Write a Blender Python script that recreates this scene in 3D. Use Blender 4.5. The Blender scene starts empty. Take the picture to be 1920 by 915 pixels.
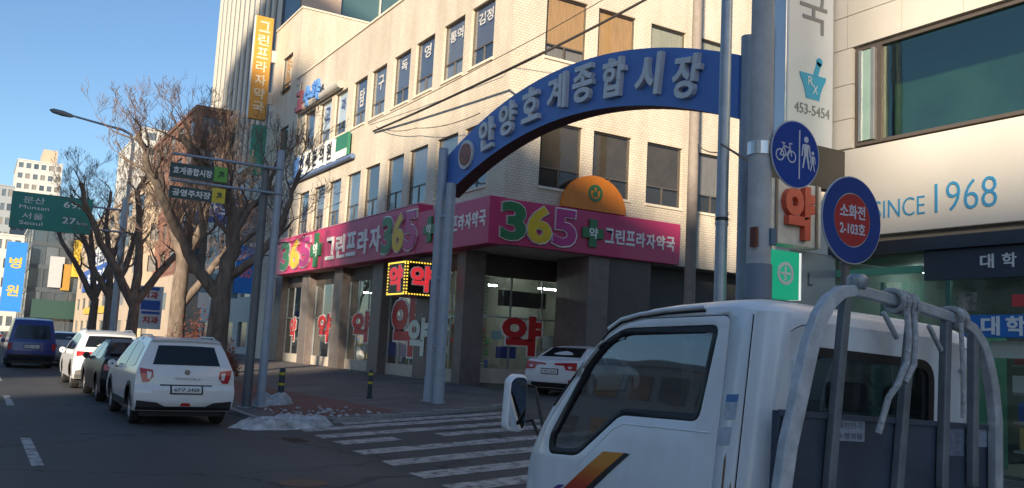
import bpy, bmesh, math, random
from mathutils import Vector, Matrix
random.seed(7)
SC = bpy.context.scene
COL = SC.collection
R = math.radians

# ---------------------------------------------------------------- camera
# world: Y runs along the main road (away from the viewer), X to the right, Z up; metres
F_PX, PPX, PPY, CAM_H = 1680.0, 960.0, 457.5, 1.72
def _ray(x, y): return Vector((x - PPX, -(y - PPY), -F_PX))
_d1 = _ray(-51, 603).normalized()                      # vanishing point of the road
_d2 = _ray(3800, 804); _d2 = (_d2 - _d1 * _d2.dot(_d1)).normalized()   # of the side street
_d3 = _d2.cross(_d1)
ROT = Matrix((_d2, _d1, _d3))                          # camera axes -> world axes
CAM = Vector((0, 0, CAM_H))
cd = bpy.data.cameras.new('camera'); cam = bpy.data.objects.new('camera', cd); COL.objects.link(cam)
cd.sensor_width = 36.0; cd.lens = 36.0 * F_PX / 1920.0; cd.clip_end = 3000; cd.clip_start = 0.05
cam.matrix_world = Matrix.Translation(CAM) @ ROT.to_4x4()
SC.camera = cam
# survey helpers: a sight line of the photograph met with a known wall plane gives a place in the world
def sx(x, y, X): r = ROT @ _ray(x, y); return CAM + r * (X / r.x)
def sy(x, y, Y): r = ROT @ _ray(x, y); return CAM + r * (Y / r.y)

# ---------------------------------------------------------------- sky, sun, exposure
SUN_EL, SUN_AZ = 15.0, 224.0        # azimuth clockwise from +Y
w = bpy.data.worlds.new('World'); SC.world = w; w.use_nodes = True
nt = w.node_tree; nt.nodes.clear()
out = nt.nodes.new('ShaderNodeOutputWorld'); bg = nt.nodes.new('ShaderNodeBackground')
sky = nt.nodes.new('ShaderNodeTexSky'); sky.sky_type = 'NISHITA'; sky.sun_disc = False
sky.sun_elevation = R(SUN_EL); sky.sun_rotation = R(SUN_AZ)
sky.air_density = 1.0; sky.dust_density = 0.5; sky.ozone_density = 3.6
bg.inputs[1].default_value = 0.086
nt.links.new(sky.outputs[0], bg.inputs[0]); nt.links.new(bg.outputs[0], out.inputs[0])
sl = bpy.data.lights.new('sun', 'SUN'); sl.energy = 4.0; sl.angle = R(1.6); sl.color = (1.0, 0.84, 0.63)
so = bpy.data.objects.new('sun', sl); COL.objects.link(so)
sdir = Vector((math.sin(R(SUN_AZ)) * math.cos(R(SUN_EL)), math.cos(R(SUN_AZ)) * math.cos(R(SUN_EL)), math.sin(R(SUN_EL))))
so.rotation_euler = sdir.to_track_quat('Z', 'Y').to_euler(); so.location = (0, 0, 60)
SC.view_settings.view_transform = 'Standard'; SC.view_settings.look = 'None'
SC.view_settings.exposure = 1.1; SC.view_settings.gamma = 1.0
SC.render.engine = 'CYCLES'
SC.cycles.max_bounces = 8; SC.cycles.transparent_max_bounces = 16

# ---------------------------------------------------------------- materials
MATS = {}
def mat(name, col, rough=0.6, metal=0.0, var=0.08, scale=3.0, bump=0.0, bscale=40.0, ior=1.5, emit=0.0, coat=0.0, stretch=None):
    if name in MATS: return MATS[name]
    m = bpy.data.materials.new(name); m.use_nodes = True; MATS[name] = m
    n, l = m.node_tree.nodes, m.node_tree.links
    b = n['Principled BSDF']
    b.inputs['Roughness'].default_value = rough; b.inputs['Metallic'].default_value = metal; b.inputs['IOR'].default_value = ior
    if coat: b.inputs['Coat Weight'].default_value = coat; b.inputs['Coat Roughness'].default_value = 0.05
    c = Vector(col)
    tc = n.new('ShaderNodeTexCoord'); src = tc.outputs['Object']
    if stretch:
        mp = n.new('ShaderNodeMapping'); mp.inputs['Scale'].default_value = stretch
        l.new(src, mp.inputs[0]); src = mp.outputs[0]
    if var > 0:
        nz = n.new('ShaderNodeTexNoise'); nz.inputs['Scale'].default_value = scale; nz.inputs['Detail'].default_value = 6
        nz.inputs['Roughness'].default_value = 0.65
        l.new(src, nz.inputs['Vector'])
        cr = n.new('ShaderNodeValToRGB'); cr.color_ramp.elements[0].position = 0.3; cr.color_ramp.elements[1].position = 0.72
        cr.color_ramp.elements[0].color = (*[max(0, v * (1 - var)) for v in c], 1); cr.color_ramp.elements[1].color = (*[min(1, v * (1 + var)) for v in c], 1)
        l.new(nz.outputs['Fac'], cr.inputs[0]); l.new(cr.outputs[0], b.inputs['Base Color'])
    else:
        b.inputs['Base Color'].default_value = (*c, 1)
    if bump > 0:
        n2 = n.new('ShaderNodeTexNoise'); n2.inputs['Scale'].default_value = bscale; n2.inputs['Detail'].default_value = 5
        bp = n.new('ShaderNodeBump'); bp.inputs['Strength'].default_value = bump; bp.inputs['Distance'].default_value = 0.02
        l.new(src, n2.inputs['Vector']); l.new(n2.outputs['Fac'], bp.inputs['Height']); l.new(bp.outputs[0], b.inputs['Normal'])
    if emit:
        b.inputs['Emission Color'].default_value = (*c, 1); b.inputs['Emission Strength'].default_value = emit
    return m

def glass(name, tint=(0.8, 0.85, 0.85), ior=1.7, rough=0.02, refl=(1, 1, 1)):
    m = bpy.data.materials.new(name); m.use_nodes = True; MATS[name] = m
    n, l = m.node_tree.nodes, m.node_tree.links; n.clear()
    o = n.new('ShaderNodeOutputMaterial'); mx = n.new('ShaderNodeMixShader'); fr = n.new('ShaderNodeFresnel')
    t = n.new('ShaderNodeBsdfTransparent'); g = n.new('ShaderNodeBsdfGlossy')
    t.inputs[0].default_value = (*tint, 1); g.inputs['Roughness'].default_value = rough; g.inputs[0].default_value = (*refl, 1); fr.inputs[0].default_value = ior
    # large panes are never quite flat
    tc = n.new('ShaderNodeTexCoord'); nz = n.new('ShaderNodeTexNoise'); nz.inputs['Scale'].default_value = 1.3
    bp = n.new('ShaderNodeBump'); bp.inputs['Strength'].default_value = 0.06; bp.inputs['Distance'].default_value = 0.05
    l.new(tc.outputs['Object'], nz.inputs['Vector']); l.new(nz.outputs['Fac'], bp.inputs['Height']); l.new(bp.outputs[0], g.inputs['Normal'])
    # same reflectance seen from either face of the thin sheet
    ge = n.new('ShaderNodeNewGeometry'); m1 = n.new('ShaderNodeMath'); m1.operation = 'MULTIPLY_ADD'; m1.inputs[1].default_value = -2.0; m1.inputs[2].default_value = 1.0
    m2 = n.new('ShaderNodeMath'); m2.operation = 'POWER'; m2.inputs[0].default_value = ior
    l.new(ge.outputs['Backfacing'], m1.inputs[0]); l.new(m1.outputs[0], m2.inputs[1]); l.new(m2.outputs[0], fr.inputs[0])
    l.new(fr.outputs[0], mx.inputs[0]); l.new(t.outputs[0], mx.inputs[1]); l.new(g.outputs[0], mx.inputs[2]); l.new(mx.outputs[0], o.inputs[0])
    return m

def tile_mat(name, col, mortar, bw, bh, msize=0.06, var=0.06, rough=0.45, bump=0.25, axis='wall', offset=0.5, stain=0.2):
    """small tiles or setts laid in courses; colour, joints and slight relief"""
    m = bpy.data.materials.new(name); m.use_nodes = True; MATS[name] = m
    n, l = m.node_tree.nodes, m.node_tree.links; b = n['Principled BSDF']; b.inputs['Roughness'].default_value = rough
    tc = n.new('ShaderNodeTexCoord'); sp = n.new('ShaderNodeSeparateXYZ'); cb = n.new('ShaderNodeCombineXYZ'); ad = n.new('ShaderNodeMath')
    l.new(tc.outputs['Object'], sp.inputs[0])
    if axis == 'wall':
        l.new(sp.outputs[0], ad.inputs[0]); l.new(sp.outputs[1], ad.inputs[1]); l.new(ad.outputs[0], cb.inputs[0]); l.new(sp.outputs[2], cb.inputs[1])
    else:
        l.new(sp.outputs[0], cb.inputs[0]); l.new(sp.outputs[1], cb.inputs[1])
    br = n.new('ShaderNodeTexBrick'); br.offset = offset
    br.inputs['Scale'].default_value = 1.0; br.inputs['Brick Width'].default_value = bw; br.inputs['Row Height'].default_value = bh
    br.inputs['Mortar Size'].default_value = bh * msize; br.inputs['Mortar Smooth'].default_value = 0.3
    c = Vector(col)
    br.inputs['Color1'].default_value = (*(c * (1 - var)), 1); br.inputs['Color2'].default_value = (*(c * (1 + var)), 1); br.inputs['Mortar'].default_value = (*mortar, 1)
    l.new(cb.outputs[0], br.inputs['Vector'])
    nz = n.new('ShaderNodeTexNoise'); nz.inputs['Scale'].default_value = 0.7; nz.inputs['Detail'].default_value = 7
    mp = n.new('ShaderNodeMapping'); mp.inputs['Scale'].default_value = (1, 1, 0.35) if axis == 'wall' else (1, 1, 1)
    l.new(tc.outputs['Object'], mp.inputs[0]); l.new(mp.outputs[0], nz.inputs['Vector'])
    cr = n.new('ShaderNodeValToRGB'); cr.color_ramp.elements[0].position = 0.35; cr.color_ramp.elements[1].position = 0.65
    k = 1 - stain; cr.color_ramp.elements[0].color = (k, k * 0.98, k * 0.95, 1); cr.color_ramp.elements[1].color = (1, 1, 1, 1)
    l.new(nz.outputs['Fac'], cr.inputs[0])
    mx = n.new('ShaderNodeMix'); mx.data_type = 'RGBA'; mx.blend_type = 'MULTIPLY'; mx.inputs[0].default_value = 1.0
    l.new(br.outputs['Color'], mx.inputs[6]); l.new(cr.outputs[0], mx.inputs[7]); l.new(mx.outputs[2], b.inputs['Base Color'])
    if axis == 'wall':
        m3 = n.new('ShaderNodeMapping'); m3.inputs['Scale'].default_value = (2.6, 2.6, 0.10); z3 = n.new('ShaderNodeTexNoise'); z3.inputs['Scale'].default_value = 1.0; z3.inputs['Detail'].default_value = 5
        l.new(tc.outputs['Object'], m3.inputs[0]); l.new(m3.outputs[0], z3.inputs['Vector'])
        c3 = n.new('ShaderNodeValToRGB'); c3.color_ramp.elements[0].position = 0.36; c3.color_ramp.elements[1].position = 0.56
        c3.color_ramp.elements[0].color = (0.80, 0.78, 0.75, 1); c3.color_ramp.elements[1].color = (1, 1, 1, 1); l.new(z3.outputs['Fac'], c3.inputs[0])
        x3 = n.new('ShaderNodeMix'); x3.data_type = 'RGBA'; x3.blend_type = 'MULTIPLY'; x3.inputs[0].default_value = 0.3
        l.new(mx.outputs[2], x3.inputs[6]); l.new(c3.outputs[0], x3.inputs[7]); l.new(x3.outputs[2], b.inputs['Base Color'])
    bp = n.new('ShaderNodeBump'); bp.inputs['Strength'].default_value = bump; bp.inputs['Distance'].default_value = 0.01; bp.invert = True
    l.new(br.outputs['Fac'], bp.inputs['Height']); l.new(bp.outputs[0], b.inputs['Normal'])
    return m

def asphalt_mat():
    m = bpy.data.materials.new('asphalt'); m.use_nodes = True; MATS['asphalt'] = m
    n, l = m.node_tree.nodes, m.node_tree.links; b = n['Principled BSDF']; b.inputs['Roughness'].default_value = 0.8
    tc = n.new('ShaderNodeTexCoord')
    def noise(s, d, st=(1, 1, 1)):
        mp = n.new('ShaderNodeMapping'); mp.inputs['Scale'].default_value = st
        z = n.new('ShaderNodeTexNoise'); z.inputs['Scale'].default_value = s; z.inputs['Detail'].default_value = d
        l.new(tc.outputs['Object'], mp.inputs[0]); l.new(mp.outputs[0], z.inputs['Vector']); return z
    a = noise(0.5, 8, (1, 0.25, 1)); f = noise(90, 3)
    r1 = n.new('ShaderNodeValToRGB'); r1.color_ramp.elements[0].position = 0.32; r1.color_ramp.elements[1].position = 0.7
    r1.color_ramp.elements[0].color = (0.042, 0.043, 0.046, 1); r1.color_ramp.elements[1].color = (0.082, 0.080, 0.080, 1)
    l.new(a.outputs['Fac'], r1.inputs[0])
    r2 = n.new('ShaderNodeValToRGB'); r2.color_ramp.elements[0].color = (0.72, 0.72, 0.72, 1); r2.color_ramp.elements[1].color = (1.25, 1.25, 1.25, 1)
    l.new(f.outputs['Fac'], r2.inputs[0])
    mx = n.new('ShaderNodeMix'); mx.data_type = 'RGBA'; mx.blend_type = 'MULTIPLY'; mx.inputs[0].default_value = 1
    l.new(r1.outputs[0], mx.inputs[6]); l.new(r2.outputs[0], mx.inputs[7])
    # tar-sealed cracks
    vo = n.new('ShaderNodeTexVoronoi'); vo.feature = 'DISTANCE_TO_EDGE'; vo.inputs['Scale'].default_value = 0.22
    wn = noise(1.6, 4); ma = n.new('ShaderNodeVectorMath'); ma.operation = 'MULTIPLY_ADD'; ma.inputs[1].default_value = (1.2, 1.2, 0)
    l.new(wn.outputs['Color'], ma.inputs[0]); l.new(tc.outputs['Object'], ma.inputs[2]); l.new(ma.outputs[0], vo.inputs['Vector'])
    r3 = n.new('ShaderNodeValToRGB'); r3.color_ramp.elements[0].position = 0.004; r3.color_ramp.elements[1].position = 0.012
    r3.color_ramp.elements[0].color = (0.45, 0.45, 0.45, 1); r3.color_ramp.elements[1].color = (1, 1, 1, 1)
    l.new(vo.outputs['Distance'], r3.inputs[0])
    m2 = n.new('ShaderNodeMix'); m2.data_type = 'RGBA'; m2.blend_type = 'MULTIPLY'; m2.inputs[0].default_value = 1
    l.new(mx.outputs[2], m2.inputs[6]); l.new(r3.outputs[0], m2.inputs[7]); l.new(m2.outputs[2], b.inputs['Base Color'])
    bp = n.new('ShaderNodeBump'); bp.inputs['Strength'].default_value = 0.35; bp.inputs['Distance'].default_value = 0.01
    l.new(f.outputs['Fac'], bp.inputs['Height']); l.new(bp.outputs[0], b.inputs['Normal'])
    return m

def worn_paint(name, col, under=(0.06, 0.06, 0.062), amount=0.45, scale=9.0):
    """road paint with worn-through specks"""
    m = bpy.data.materials.new(name); m.use_nodes = True; MATS[name] = m
    n, l = m.node_tree.nodes, m.node_tree.links; b = n['Principled BSDF']; b.inputs['Roughness'].default_value = 0.7
    tc = n.new('ShaderNodeTexCoord'); nz = n.new('ShaderNodeTexNoise'); nz.inputs['Scale'].default_value = scale; nz.inputs['Detail'].default_value = 9; nz.inputs['Roughness'].default_value = 0.75
    l.new(tc.outputs['Object'], nz.inputs['Vector'])
    cr = n.new('ShaderNodeValToRGB'); cr.color_ramp.elements[0].position = amount - 0.07; cr.color_ramp.elements[1].position = amount + 0.08
    cr.color_ramp.elements[0].color = (*under, 1); cr.color_ramp.elements[1].color = (*col, 1)
    l.new(nz.outputs['Fac'], cr.inputs[0]); l.new(cr.outputs[0], b.inputs['Base Color'])
    return m

CREAM = tile_mat('cream_mosaic_tile', (0.72, 0.64, 0.52), (0.47, 0.40, 0.32), 0.15, 0.09, 0.13, 0.06)
STONE = mat('pale_stone_panel', (0.66, 0.61, 0.53), 0.35, var=0.05, scale=1.2, bump=0.02)
ASPH = asphalt_mat()
PAVE = tile_mat('grey_pavers', (0.17, 0.155, 0.15), (0.07, 0.065, 0.06), 0.22, 0.11, 0.1, 0.16, 0.8, 0.4, 'floor', stain=0.35)
REDPAVE = tile_mat('red_pavers', (0.20, 0.075, 0.065), (0.06, 0.03, 0.03), 0.22, 0.11, 0.1, 0.18, 0.8, 0.4, 'floor', stain=0.3)
KERB = mat('granite_kerb', (0.27, 0.26, 0.25), 0.8, var=0.25, scale=14, bump=0.1)
WHITEROAD = worn_paint('worn_white_road_paint', (0.42, 0.41, 0.40), amount=0.455, scale=5.0)
YELROAD = worn_paint('worn_yellow_road_paint', (0.5, 0.33, 0.06))
GLASS = glass('window_glass', (0.90, 0.93, 0.94), 1.8)
GLASS2 = glass('plain_window_glass', (0.90, 0.90, 0.88), 1.42)
SHOPGLASS = glass('shop_glass', (0.92, 0.95, 0.94), 1.6)
GREENGLASS = glass('green_tinted_glass', (0.55, 0.70, 0.62), 2.2, refl=(0.80, 0.9, 0.82))
TRUCKGLASS = glass('cab_glass', (0.62, 0.68, 0.70), 2.1)
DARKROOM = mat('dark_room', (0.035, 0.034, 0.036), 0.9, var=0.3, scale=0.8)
CURTAIN = mat('grey_curtain', (0.24, 0.23, 0.24), 0.9, var=0.25, scale=6, stretch=(4, 4, 0.3))
ORANGE_BLIND = mat('orange_blind', (0.50, 0.31, 0.15), 0.8, var=0.2, scale=5, stretch=(4, 4, 0.3))
FRAMEM = mat('bronze_window_frame', (0.12, 0.10, 0.085), 0.45, 0.3, var=0.1)
DARKBROWN = mat('dark_brown_cladding', (0.075, 0.060, 0.055), 0.45, var=0.2, scale=2)
STEEL = mat('galvanised_steel', (0.36, 0.40, 0.45), 0.45, 0.55, var=0.12, scale=6)
POLEGREY = mat('blue_grey_pole_paint', (0.32, 0.37, 0.44), 0.5, 0.1, var=0.12, scale=4)
POLEDARK = mat('dark_grey_pole_paint', (0.13, 0.14, 0.15), 0.5, 0.1, var=0.15, scale=4)
CONCRETE = mat('concrete_pole', (0.50, 0.50, 0.50), 0.8, var=0.15, scale=5, bump=0.05)
BLACK = mat('black_plastic', (0.018, 0.018, 0.02), 0.5, var=0.1)
RUBBER = mat('tyre_rubber', (0.02, 0.02, 0.021), 0.85, var=0.2, scale=12)
WHITE = mat('white_panel', (0.74, 0.74, 0.72), 0.4, var=0.03)
PINK = mat('magenta_sign_face', (0.50, 0.035, 0.13), 0.35, var=0.06, scale=1.0)
BARK = mat('bark', (0.16, 0.125, 0.10), 0.9, var=0.55, scale=6, bump=0.9, bscale=11, stretch=(1, 1, 0.35))
TWIG = mat('twig_bark', (0.17, 0.12, 0.095), 0.9, var=0.25, scale=5)
SNOW = mat('dirty_snow', (0.44, 0.45, 0.47), 0.85, var=0.55, scale=5, bump=0.8, bscale=35)

# ---------------------------------------------------------------- object helpers
ORG = {}
def new_obj(name, data):
    o = bpy.data.objects.new(name, data); COL.objects.link(o); return o
def tag(o, label, cat, group=None):
    o['label'] = label; o['category'] = cat
    if group: o['group'] = group
    return o
def thing(name, label, cat, loc=(0, 0, 0), group=None):
    o = new_obj(name, None); o.location = loc; o.empty_display_size = 0.2; ORG[o] = Vector(loc)
    return tag(o, label, cat, group)

class MB:
    """collects faces; build() links them as one mesh object (world coordinates, shifted to the parent's origin)"""
    def __init__(s): s.v = []; s.f = []
    def add(s, vs, fs):
        o = len(s.v); s.v += [Vector(v) for v in vs]; s.f += [[i + o for i in f] for f in fs]; return s
    def box(s, a, b):
        x0, y0, z0 = [min(p, q) for p, q in zip(a, b)]; x1, y1, z1 = [max(p, q) for p, q in zip(a, b)]
        return s.add([(x0, y0, z0), (x1, y0, z0), (x1, y1, z0), (x0, y1, z0), (x0, y0, z1), (x1, y0, z1), (x1, y1, z1), (x0, y1, z1)],
                     [(0, 3, 2, 1), (4, 5, 6, 7), (0, 1, 5, 4), (1, 2, 6, 5), (2, 3, 7, 6), (3, 0, 4, 7)])
    def obox(s, c, u, v, n, su, sv, sn):
        """box about c with half sizes along the axes u, v, n"""
        c, u, v, n = Vector(c), Vector(u).normalized() * su, Vector(v).normalized() * sv, Vector(n).normalized() * sn
        P = [c - u - v - n, c + u - v - n, c + u + v - n, c - u + v - n, c - u - v + n, c + u - v + n, c + u + v + n, c - u + v + n]
        return s.add(P, [(0, 3, 2, 1), (4, 5, 6, 7), (0, 1, 5, 4), (1, 2, 6, 5), (2, 3, 7, 6), (3, 0, 4, 7)])
    def quad(s, a, b, c, d): return s.add([a, b, c, d], [(0, 1, 2, 3)])
    def tube(s, pts, rad, n=8, cap=True):
        pts = [Vector(p) for p in pts]; k = len(pts); rad = rad if isinstance(rad, (list, tuple)) else [rad] * k
        o = len(s.v); d0 = (pts[1] - pts[0]).normalized(); up = Vector((0, 0, 1)) if abs(d0.z) < 0.9 else Vector((1, 0, 0))
        a = d0.cross(up).normalized()
        for i, p in enumerate(pts):
            d = (pts[min(i + 1, k - 1)] - pts[max(i - 1, 0)]).normalized()
            a = (a - d * a.dot(d)).normalized(); b = d.cross(a)
            for j in range(n):
                t = 2 * math.pi * j / n; s.v.append(p + (a * math.cos(t) + b * math.sin(t)) * rad[i])
        for i in range(k - 1):
            for j in range(n):
                s.f.append([o + i * n + j, o + i * n + (j + 1) % n, o + (i + 1) * n + (j + 1) % n, o + (i + 1) * n + j])
        if cap: s.f.append([o + j for j in range(n)][::-1]); s.f.append([o + (k - 1) * n + j for j in range(n)])
        return s
    def prism(s, poly, off):
        """closed flat polygon (world points) given thickness along the vector off"""
        poly = [Vector(p) for p in poly]; off = Vector(off); k = len(poly)
        return s.add(poly + [p + off for p in poly], [list(range(k))[::-1], list(range(k, 2 * k))] + [(i, (i + 1) % k, k + (i + 1) % k, k + i) for i in range(k)])
    def disc(s, c, n, r, t, seg=40, u=None):
        n = Vector(n).normalized(); a = n.cross(Vector((0, 0, 1))); a = a.normalized() if a.length > 0.1 else Vector((1, 0, 0)); b = n.cross(a)
        c = Vector(c)
        return s.prism([c + (a * math.cos(2 * math.pi * i / seg) + b * math.sin(2 * math.pi * i / seg)) * r for i in range(seg)], n * t)
    def ring(s, c, n, r0, r1, t, seg=40):
        n = Vector(n).normalized(); a = n.cross(Vector((0, 0, 1))).normalized(); b = n.cross(a); c = Vector(c); o = len(s.v)
        for i in range(seg):
            d = a * math.cos(2 * math.pi * i / seg) + b * math.sin(2 * math.pi * i / seg)
            s.v += [c + d * r0, c + d * r1, c + d * r1 + n * t, c + d * r0 + n * t]
        for i in range(seg):
            p, q = o + i * 4, o + (i + 1) % seg * 4
            for j in range(4): s.f.append([p + j, q + j, q + (j + 1) % 4, p + (j + 1) % 4])
        return s
    def lathe(s, c, axis, prof, seg=24):
        """profile [(along, radius)] turned about axis"""
        ax = Vector(axis).normalized(); a = ax.cross(Vector((0, 0, 1))); a = a.normalized() if a.length > 0.1 else Vector((1, 0, 0)); b = ax.cross(a)
        c = Vector(c); o = len(s.v); k = len(prof)
        for h, r in prof:
            for j in range(seg):
                t = 2 * math.pi * j / seg; s.v.append(c + ax * h + (a * math.cos(t) + b * math.sin(t)) * r)
        for i in range(k - 1):
            for j in range(seg): s.f.append([o + i * seg + j, o + i * seg + (j + 1) % seg, o + (i + 1) * seg + (j + 1) % seg, o + (i + 1) * seg + j])
        return s
    def build(s, name, m, parent=None, smooth=False, bevel=0.0, kind=None, angle=35):
        me = bpy.data.meshes.new(name)
        off = Vector((0, 0, 0)); p = parent
        while p is not None: off += ORG.get(p, Vector((0, 0, 0))); p = p.parent
        me.from_pydata([v - off for v in s.v], [], s.f); me.materials.append(m)
        bm = bmesh.new(); bm.from_mesh(me); bmesh.ops.recalc_face_normals(bm, faces=bm.faces)
        bm.to_mesh(me); bm.free()
        if smooth:
            me.shade_smooth(); me.set_sharp_from_angle(angle=R(angle))
        o = new_obj(name, me)
        if parent is not None: o.parent = parent
        if bevel:
            b = o.modifiers.new('bevel', 'BEVEL'); b.width = bevel; b.segments = 2; b.limit_method = 'ANGLE'; b.angle_limit = R(40)
        if kind: o['kind'] = kind
        return o
def BX(name, a, b, m, parent=None, bevel=0.0): return MB().box(a, b).build(name, m, parent, bevel=bevel)
def copy_tree(o, parent=None):
    c = o.copy(); COL.objects.link(c)
    if parent is not None: c.parent = parent
    for ch in [q for q in bpy.data.objects if q.parent == o]: copy_tree(ch, c)
    return c

_TXT = {}
_TSC = bpy.data.scenes.new('lettering')          # scratch scene, so that setting type does not re-evaluate the street
def text_data(s, bold):
    if (s, bold) in _TXT: return _TXT[(s, bold)]
    cu = bpy.data.curves.new('t', 'FONT'); cu.body = s; cu.resolution_u = 3; cu.offset = bold; cu.extrude = 0.5; cu.fill_mode = 'BOTH'
    o = bpy.data.objects.new('t', cu); _TSC.collection.objects.link(o)
    _TSC.view_layers[0].update(); dg = _TSC.view_layers[0].depsgraph; me = o.evaluated_get(dg).to_mesh()
    vs = [v.co.copy() for v in me.vertices]; fs = [list(p.vertices) for p in me.polygons]
    o.evaluated_get(dg).to_mesh_clear(); bpy.data.objects.remove(o); bpy.data.curves.remove(cu)
    _TXT[(s, bold)] = (vs, fs); return vs, fs
def text(name, s, m, parent, c, u, v, wd, ht, depth=0.01, bold=0.0):
    """raised lettering centred at c (its back), reading along u, up along v, fitted to wd x ht"""
    vs, fs = text_data(s, bold); u, v = Vector(u).normalized(), Vector(v).normalized(); n = u.cross(v).normalized()
    x0, x1 = min(p.x for p in vs), max(p.x for p in vs); y0, y1 = min(p.y for p in vs), max(p.y for p in vs)
    c = Vector(c); b = MB()
    b.add([c + u * ((p.x - (x0 + x1) / 2) / (x1 - x0) * wd) + v * ((p.y - (y0 + y1) / 2) / (y1 - y0) * ht) + n * ((p.z + 0.5) * depth) for p in vs], fs)
    return b.build(name, m, parent)

NY, NX, UP = Vector((0, -1, 0)), Vector((-1, 0, 0)), Vector((0, 0, 1))
# lettering on walls that face the road (-X) reads along -Y; on walls that face the viewer (-Y) along +X

def gz(x):                                   # the side street and pavements climb gently away from the main road
    return 0.0 if x < 5.2 else 0.048 * (min(x, 18.0) - 5.2)
PV = 0.07                                    # pavement above the carriageway

def sheet(name, poly, zf, m, kind='structure', parent=None, thick=0.0, cuts=(5.2, 18.0)):
    """flat polygon in plan, cut where the ground changes slope and laid on the ground height zf(x)"""
    bm = bmesh.new(); f = bm.faces.new([bm.verts.new((x, y, 0)) for x, y in poly])
    for c in cuts: bmesh.ops.bisect_plane(bm, geom=bm.verts[:] + bm.edges[:] + bm.faces[:], plane_co=(c, 0, 0), plane_no=(1, 0, 0))
    if thick:
        r = bmesh.ops.extrude_face_region(bm, geom=bm.faces[:]); low = [g for g in r['geom'] if isinstance(g, bmesh.types.BMVert)]
        for v in low: v.co.z = -thick
    for v in bm.verts: v.co.z += zf(v.co.x)
    bmesh.ops.recalc_face_normals(bm, faces=bm.faces)
    if not thick and bm.faces[:][0].normal.z < 0: bmesh.ops.reverse_faces(bm, faces=bm.faces[:])
    me = bpy.data.meshes.new(name); bm.to_mesh(me); bm.free(); me.materials.append(m)
    o = new_obj(name, me)
    if kind: o['kind'] = kind
    if parent: o.parent = parent
    return o

# ================================================================ GROUND
sheet('ground', [(-900, -300), (900, -300), (900, 1500), (-900, 1500)], lambda x: -0.06, mat('bare_ground', (0.12, 0.11, 0.10), 0.9, var=0.2, scale=0.2))
road = sheet('road', [(-20.5, -60), (5.2, -60), (5.2, 600), (-20.5, 600)], lambda x: 0.0, ASPH)
side = sheet('side_street', [(5.2, 8.0), (70, 8.0), (70, 30), (5.2, 30)], gz, ASPH)
pav_n = sheet('pavement_beyond_side_street', [(5.2, 18.4), (5.6, 17.75), (6.4, 17.6), (10.9, 18.9), (12.2, 20.0), (13.3, 22.4), (14.6, 27.5), (16.0, 27.5), (16.0, 500), (5.2, 500)], lambda x: gz(x) + PV, PAVE, thick=0.25)
pav_s = sheet('pavement_before_side_street', [(5.2, -60), (12.0, -60), (12.0, 9.8), (7.5, 9.8), (5.2, 8.2)], lambda x: gz(x) + PV, PAVE, thick=0.25)
sheet('pavement_across_road', [(-30, -60), (-20.5, -60), (-20.5, 500), (-30, 500)], lambda x: 0.12, PAVE, thick=0.2)
sheet('cycle_path', [(5.75, 18.15), (8.35, 18.75), (7.75, 30), (7.6, 90), (5.75, 90)], lambda x: gz(x) + PV + 0.005, REDPAVE)
# kerb stones, one by one, along the main road and round the corners
kme = None
def kerb_run(pts, parent, length=1.0):
    global kme
    if kme is None:
        b = MB().box((-0.075, -length / 2 + 0.006, -0.2), (0.075, length / 2 - 0.006, 0.0)); t = b.build('kerb_stone', KERB, parent, bevel=0.012); kme = t.data; bpy.data.objects.remove(t)
    for (x0, y0), (x1, y1) in zip(pts, pts[1:]):
        L = math.hypot(x1 - x0, y1 - y0); n = max(1, round(L / length))
        for i in range(n):
            t = (i + 0.5) / n; x = x0 + (x1 - x0) * t; y = y0 + (y1 - y0) * t
            o = new_obj('kerb_stone', kme); o.parent = parent
            o.location = (x, y, gz(x) + PV + 0.012 + random.uniform(-0.006, 0.006)); o.rotation_euler = (0, 0, math.atan2(-(x1 - x0), y1 - y0) + random.uniform(-0.01, 0.01)); o.scale = (1, L / n / length, 1)
kerb_run([(5.2, 70), (5.2, 18.4), (5.6, 17.75), (6.4, 17.6)], pav_n)
kerb_run([(6.4, 17.6), (10.9, 18.9), (12.2, 20.0), (13.3, 22.4)], pav_n)
kerb_run([(5.2, -8), (5.2, 8.2), (7.5, 9.8), (11.4, 9.8)], pav_s)
# zebra stripes across the side street (worn), laid on the sloping surface
def stripe(x0, x1, y, wd=0.5, sk=0.13):
    n = 6; b = MB()
    for i in range(n):
        a, c = x0 + (x1 - x0) * i / n, x0 + (x1 - x0) * (i + 1) / n
        P = [(a, y + (a - x0) * sk - wd / 2), (c, y + (c - x0) * sk - wd / 2), (c, y + (c - x0) * sk + wd / 2), (a, y + (a - x0) * sk + wd / 2)]
        b.quad(*[(p, q, gz(p) + 0.005) for p, q in P])
    b.build('zebra_stripe', WHITEROAD, side)
for x0, x1, y in [(6.55, 10.7, 17.45), (5.48, 10.7, 16.62), (5.45, 10.6, 15.55), (5.45, 6.6, 14.6), (7.5, 10.6, 14.9), (5.33, 10.4, 13.35), (5.3, 10.2, 12.15), (5.22, 10.0, 10.98), (5.2, 9.6, 9.95), (5.2, 7.2, 8.95)]:
    stripe(x0, x1, y)
for i in range(-3, 24):
    y = 12.6 + 9.2 * i
    MB().quad((0.80, y, 0.005), (0.94, y, 0.005), (0.94, y + 3.1, 0.005), (0.80, y + 3.1, 0.005)).build('lane_dash', WHITEROAD, road)
for x in (-3.0, -3.3): MB().quad((x, -60, 0.005), (x + 0.13, -60, 0.005), (x + 0.13, 400, 0.005), (x, 400, 0.005)).build('centre_line', YELROAD, road)
t = thing('drain_grate', 'iron gutter drain grate at the kerb in front of the snow heap', 'drain', (4.9, 15.2, 0.0))
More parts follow.
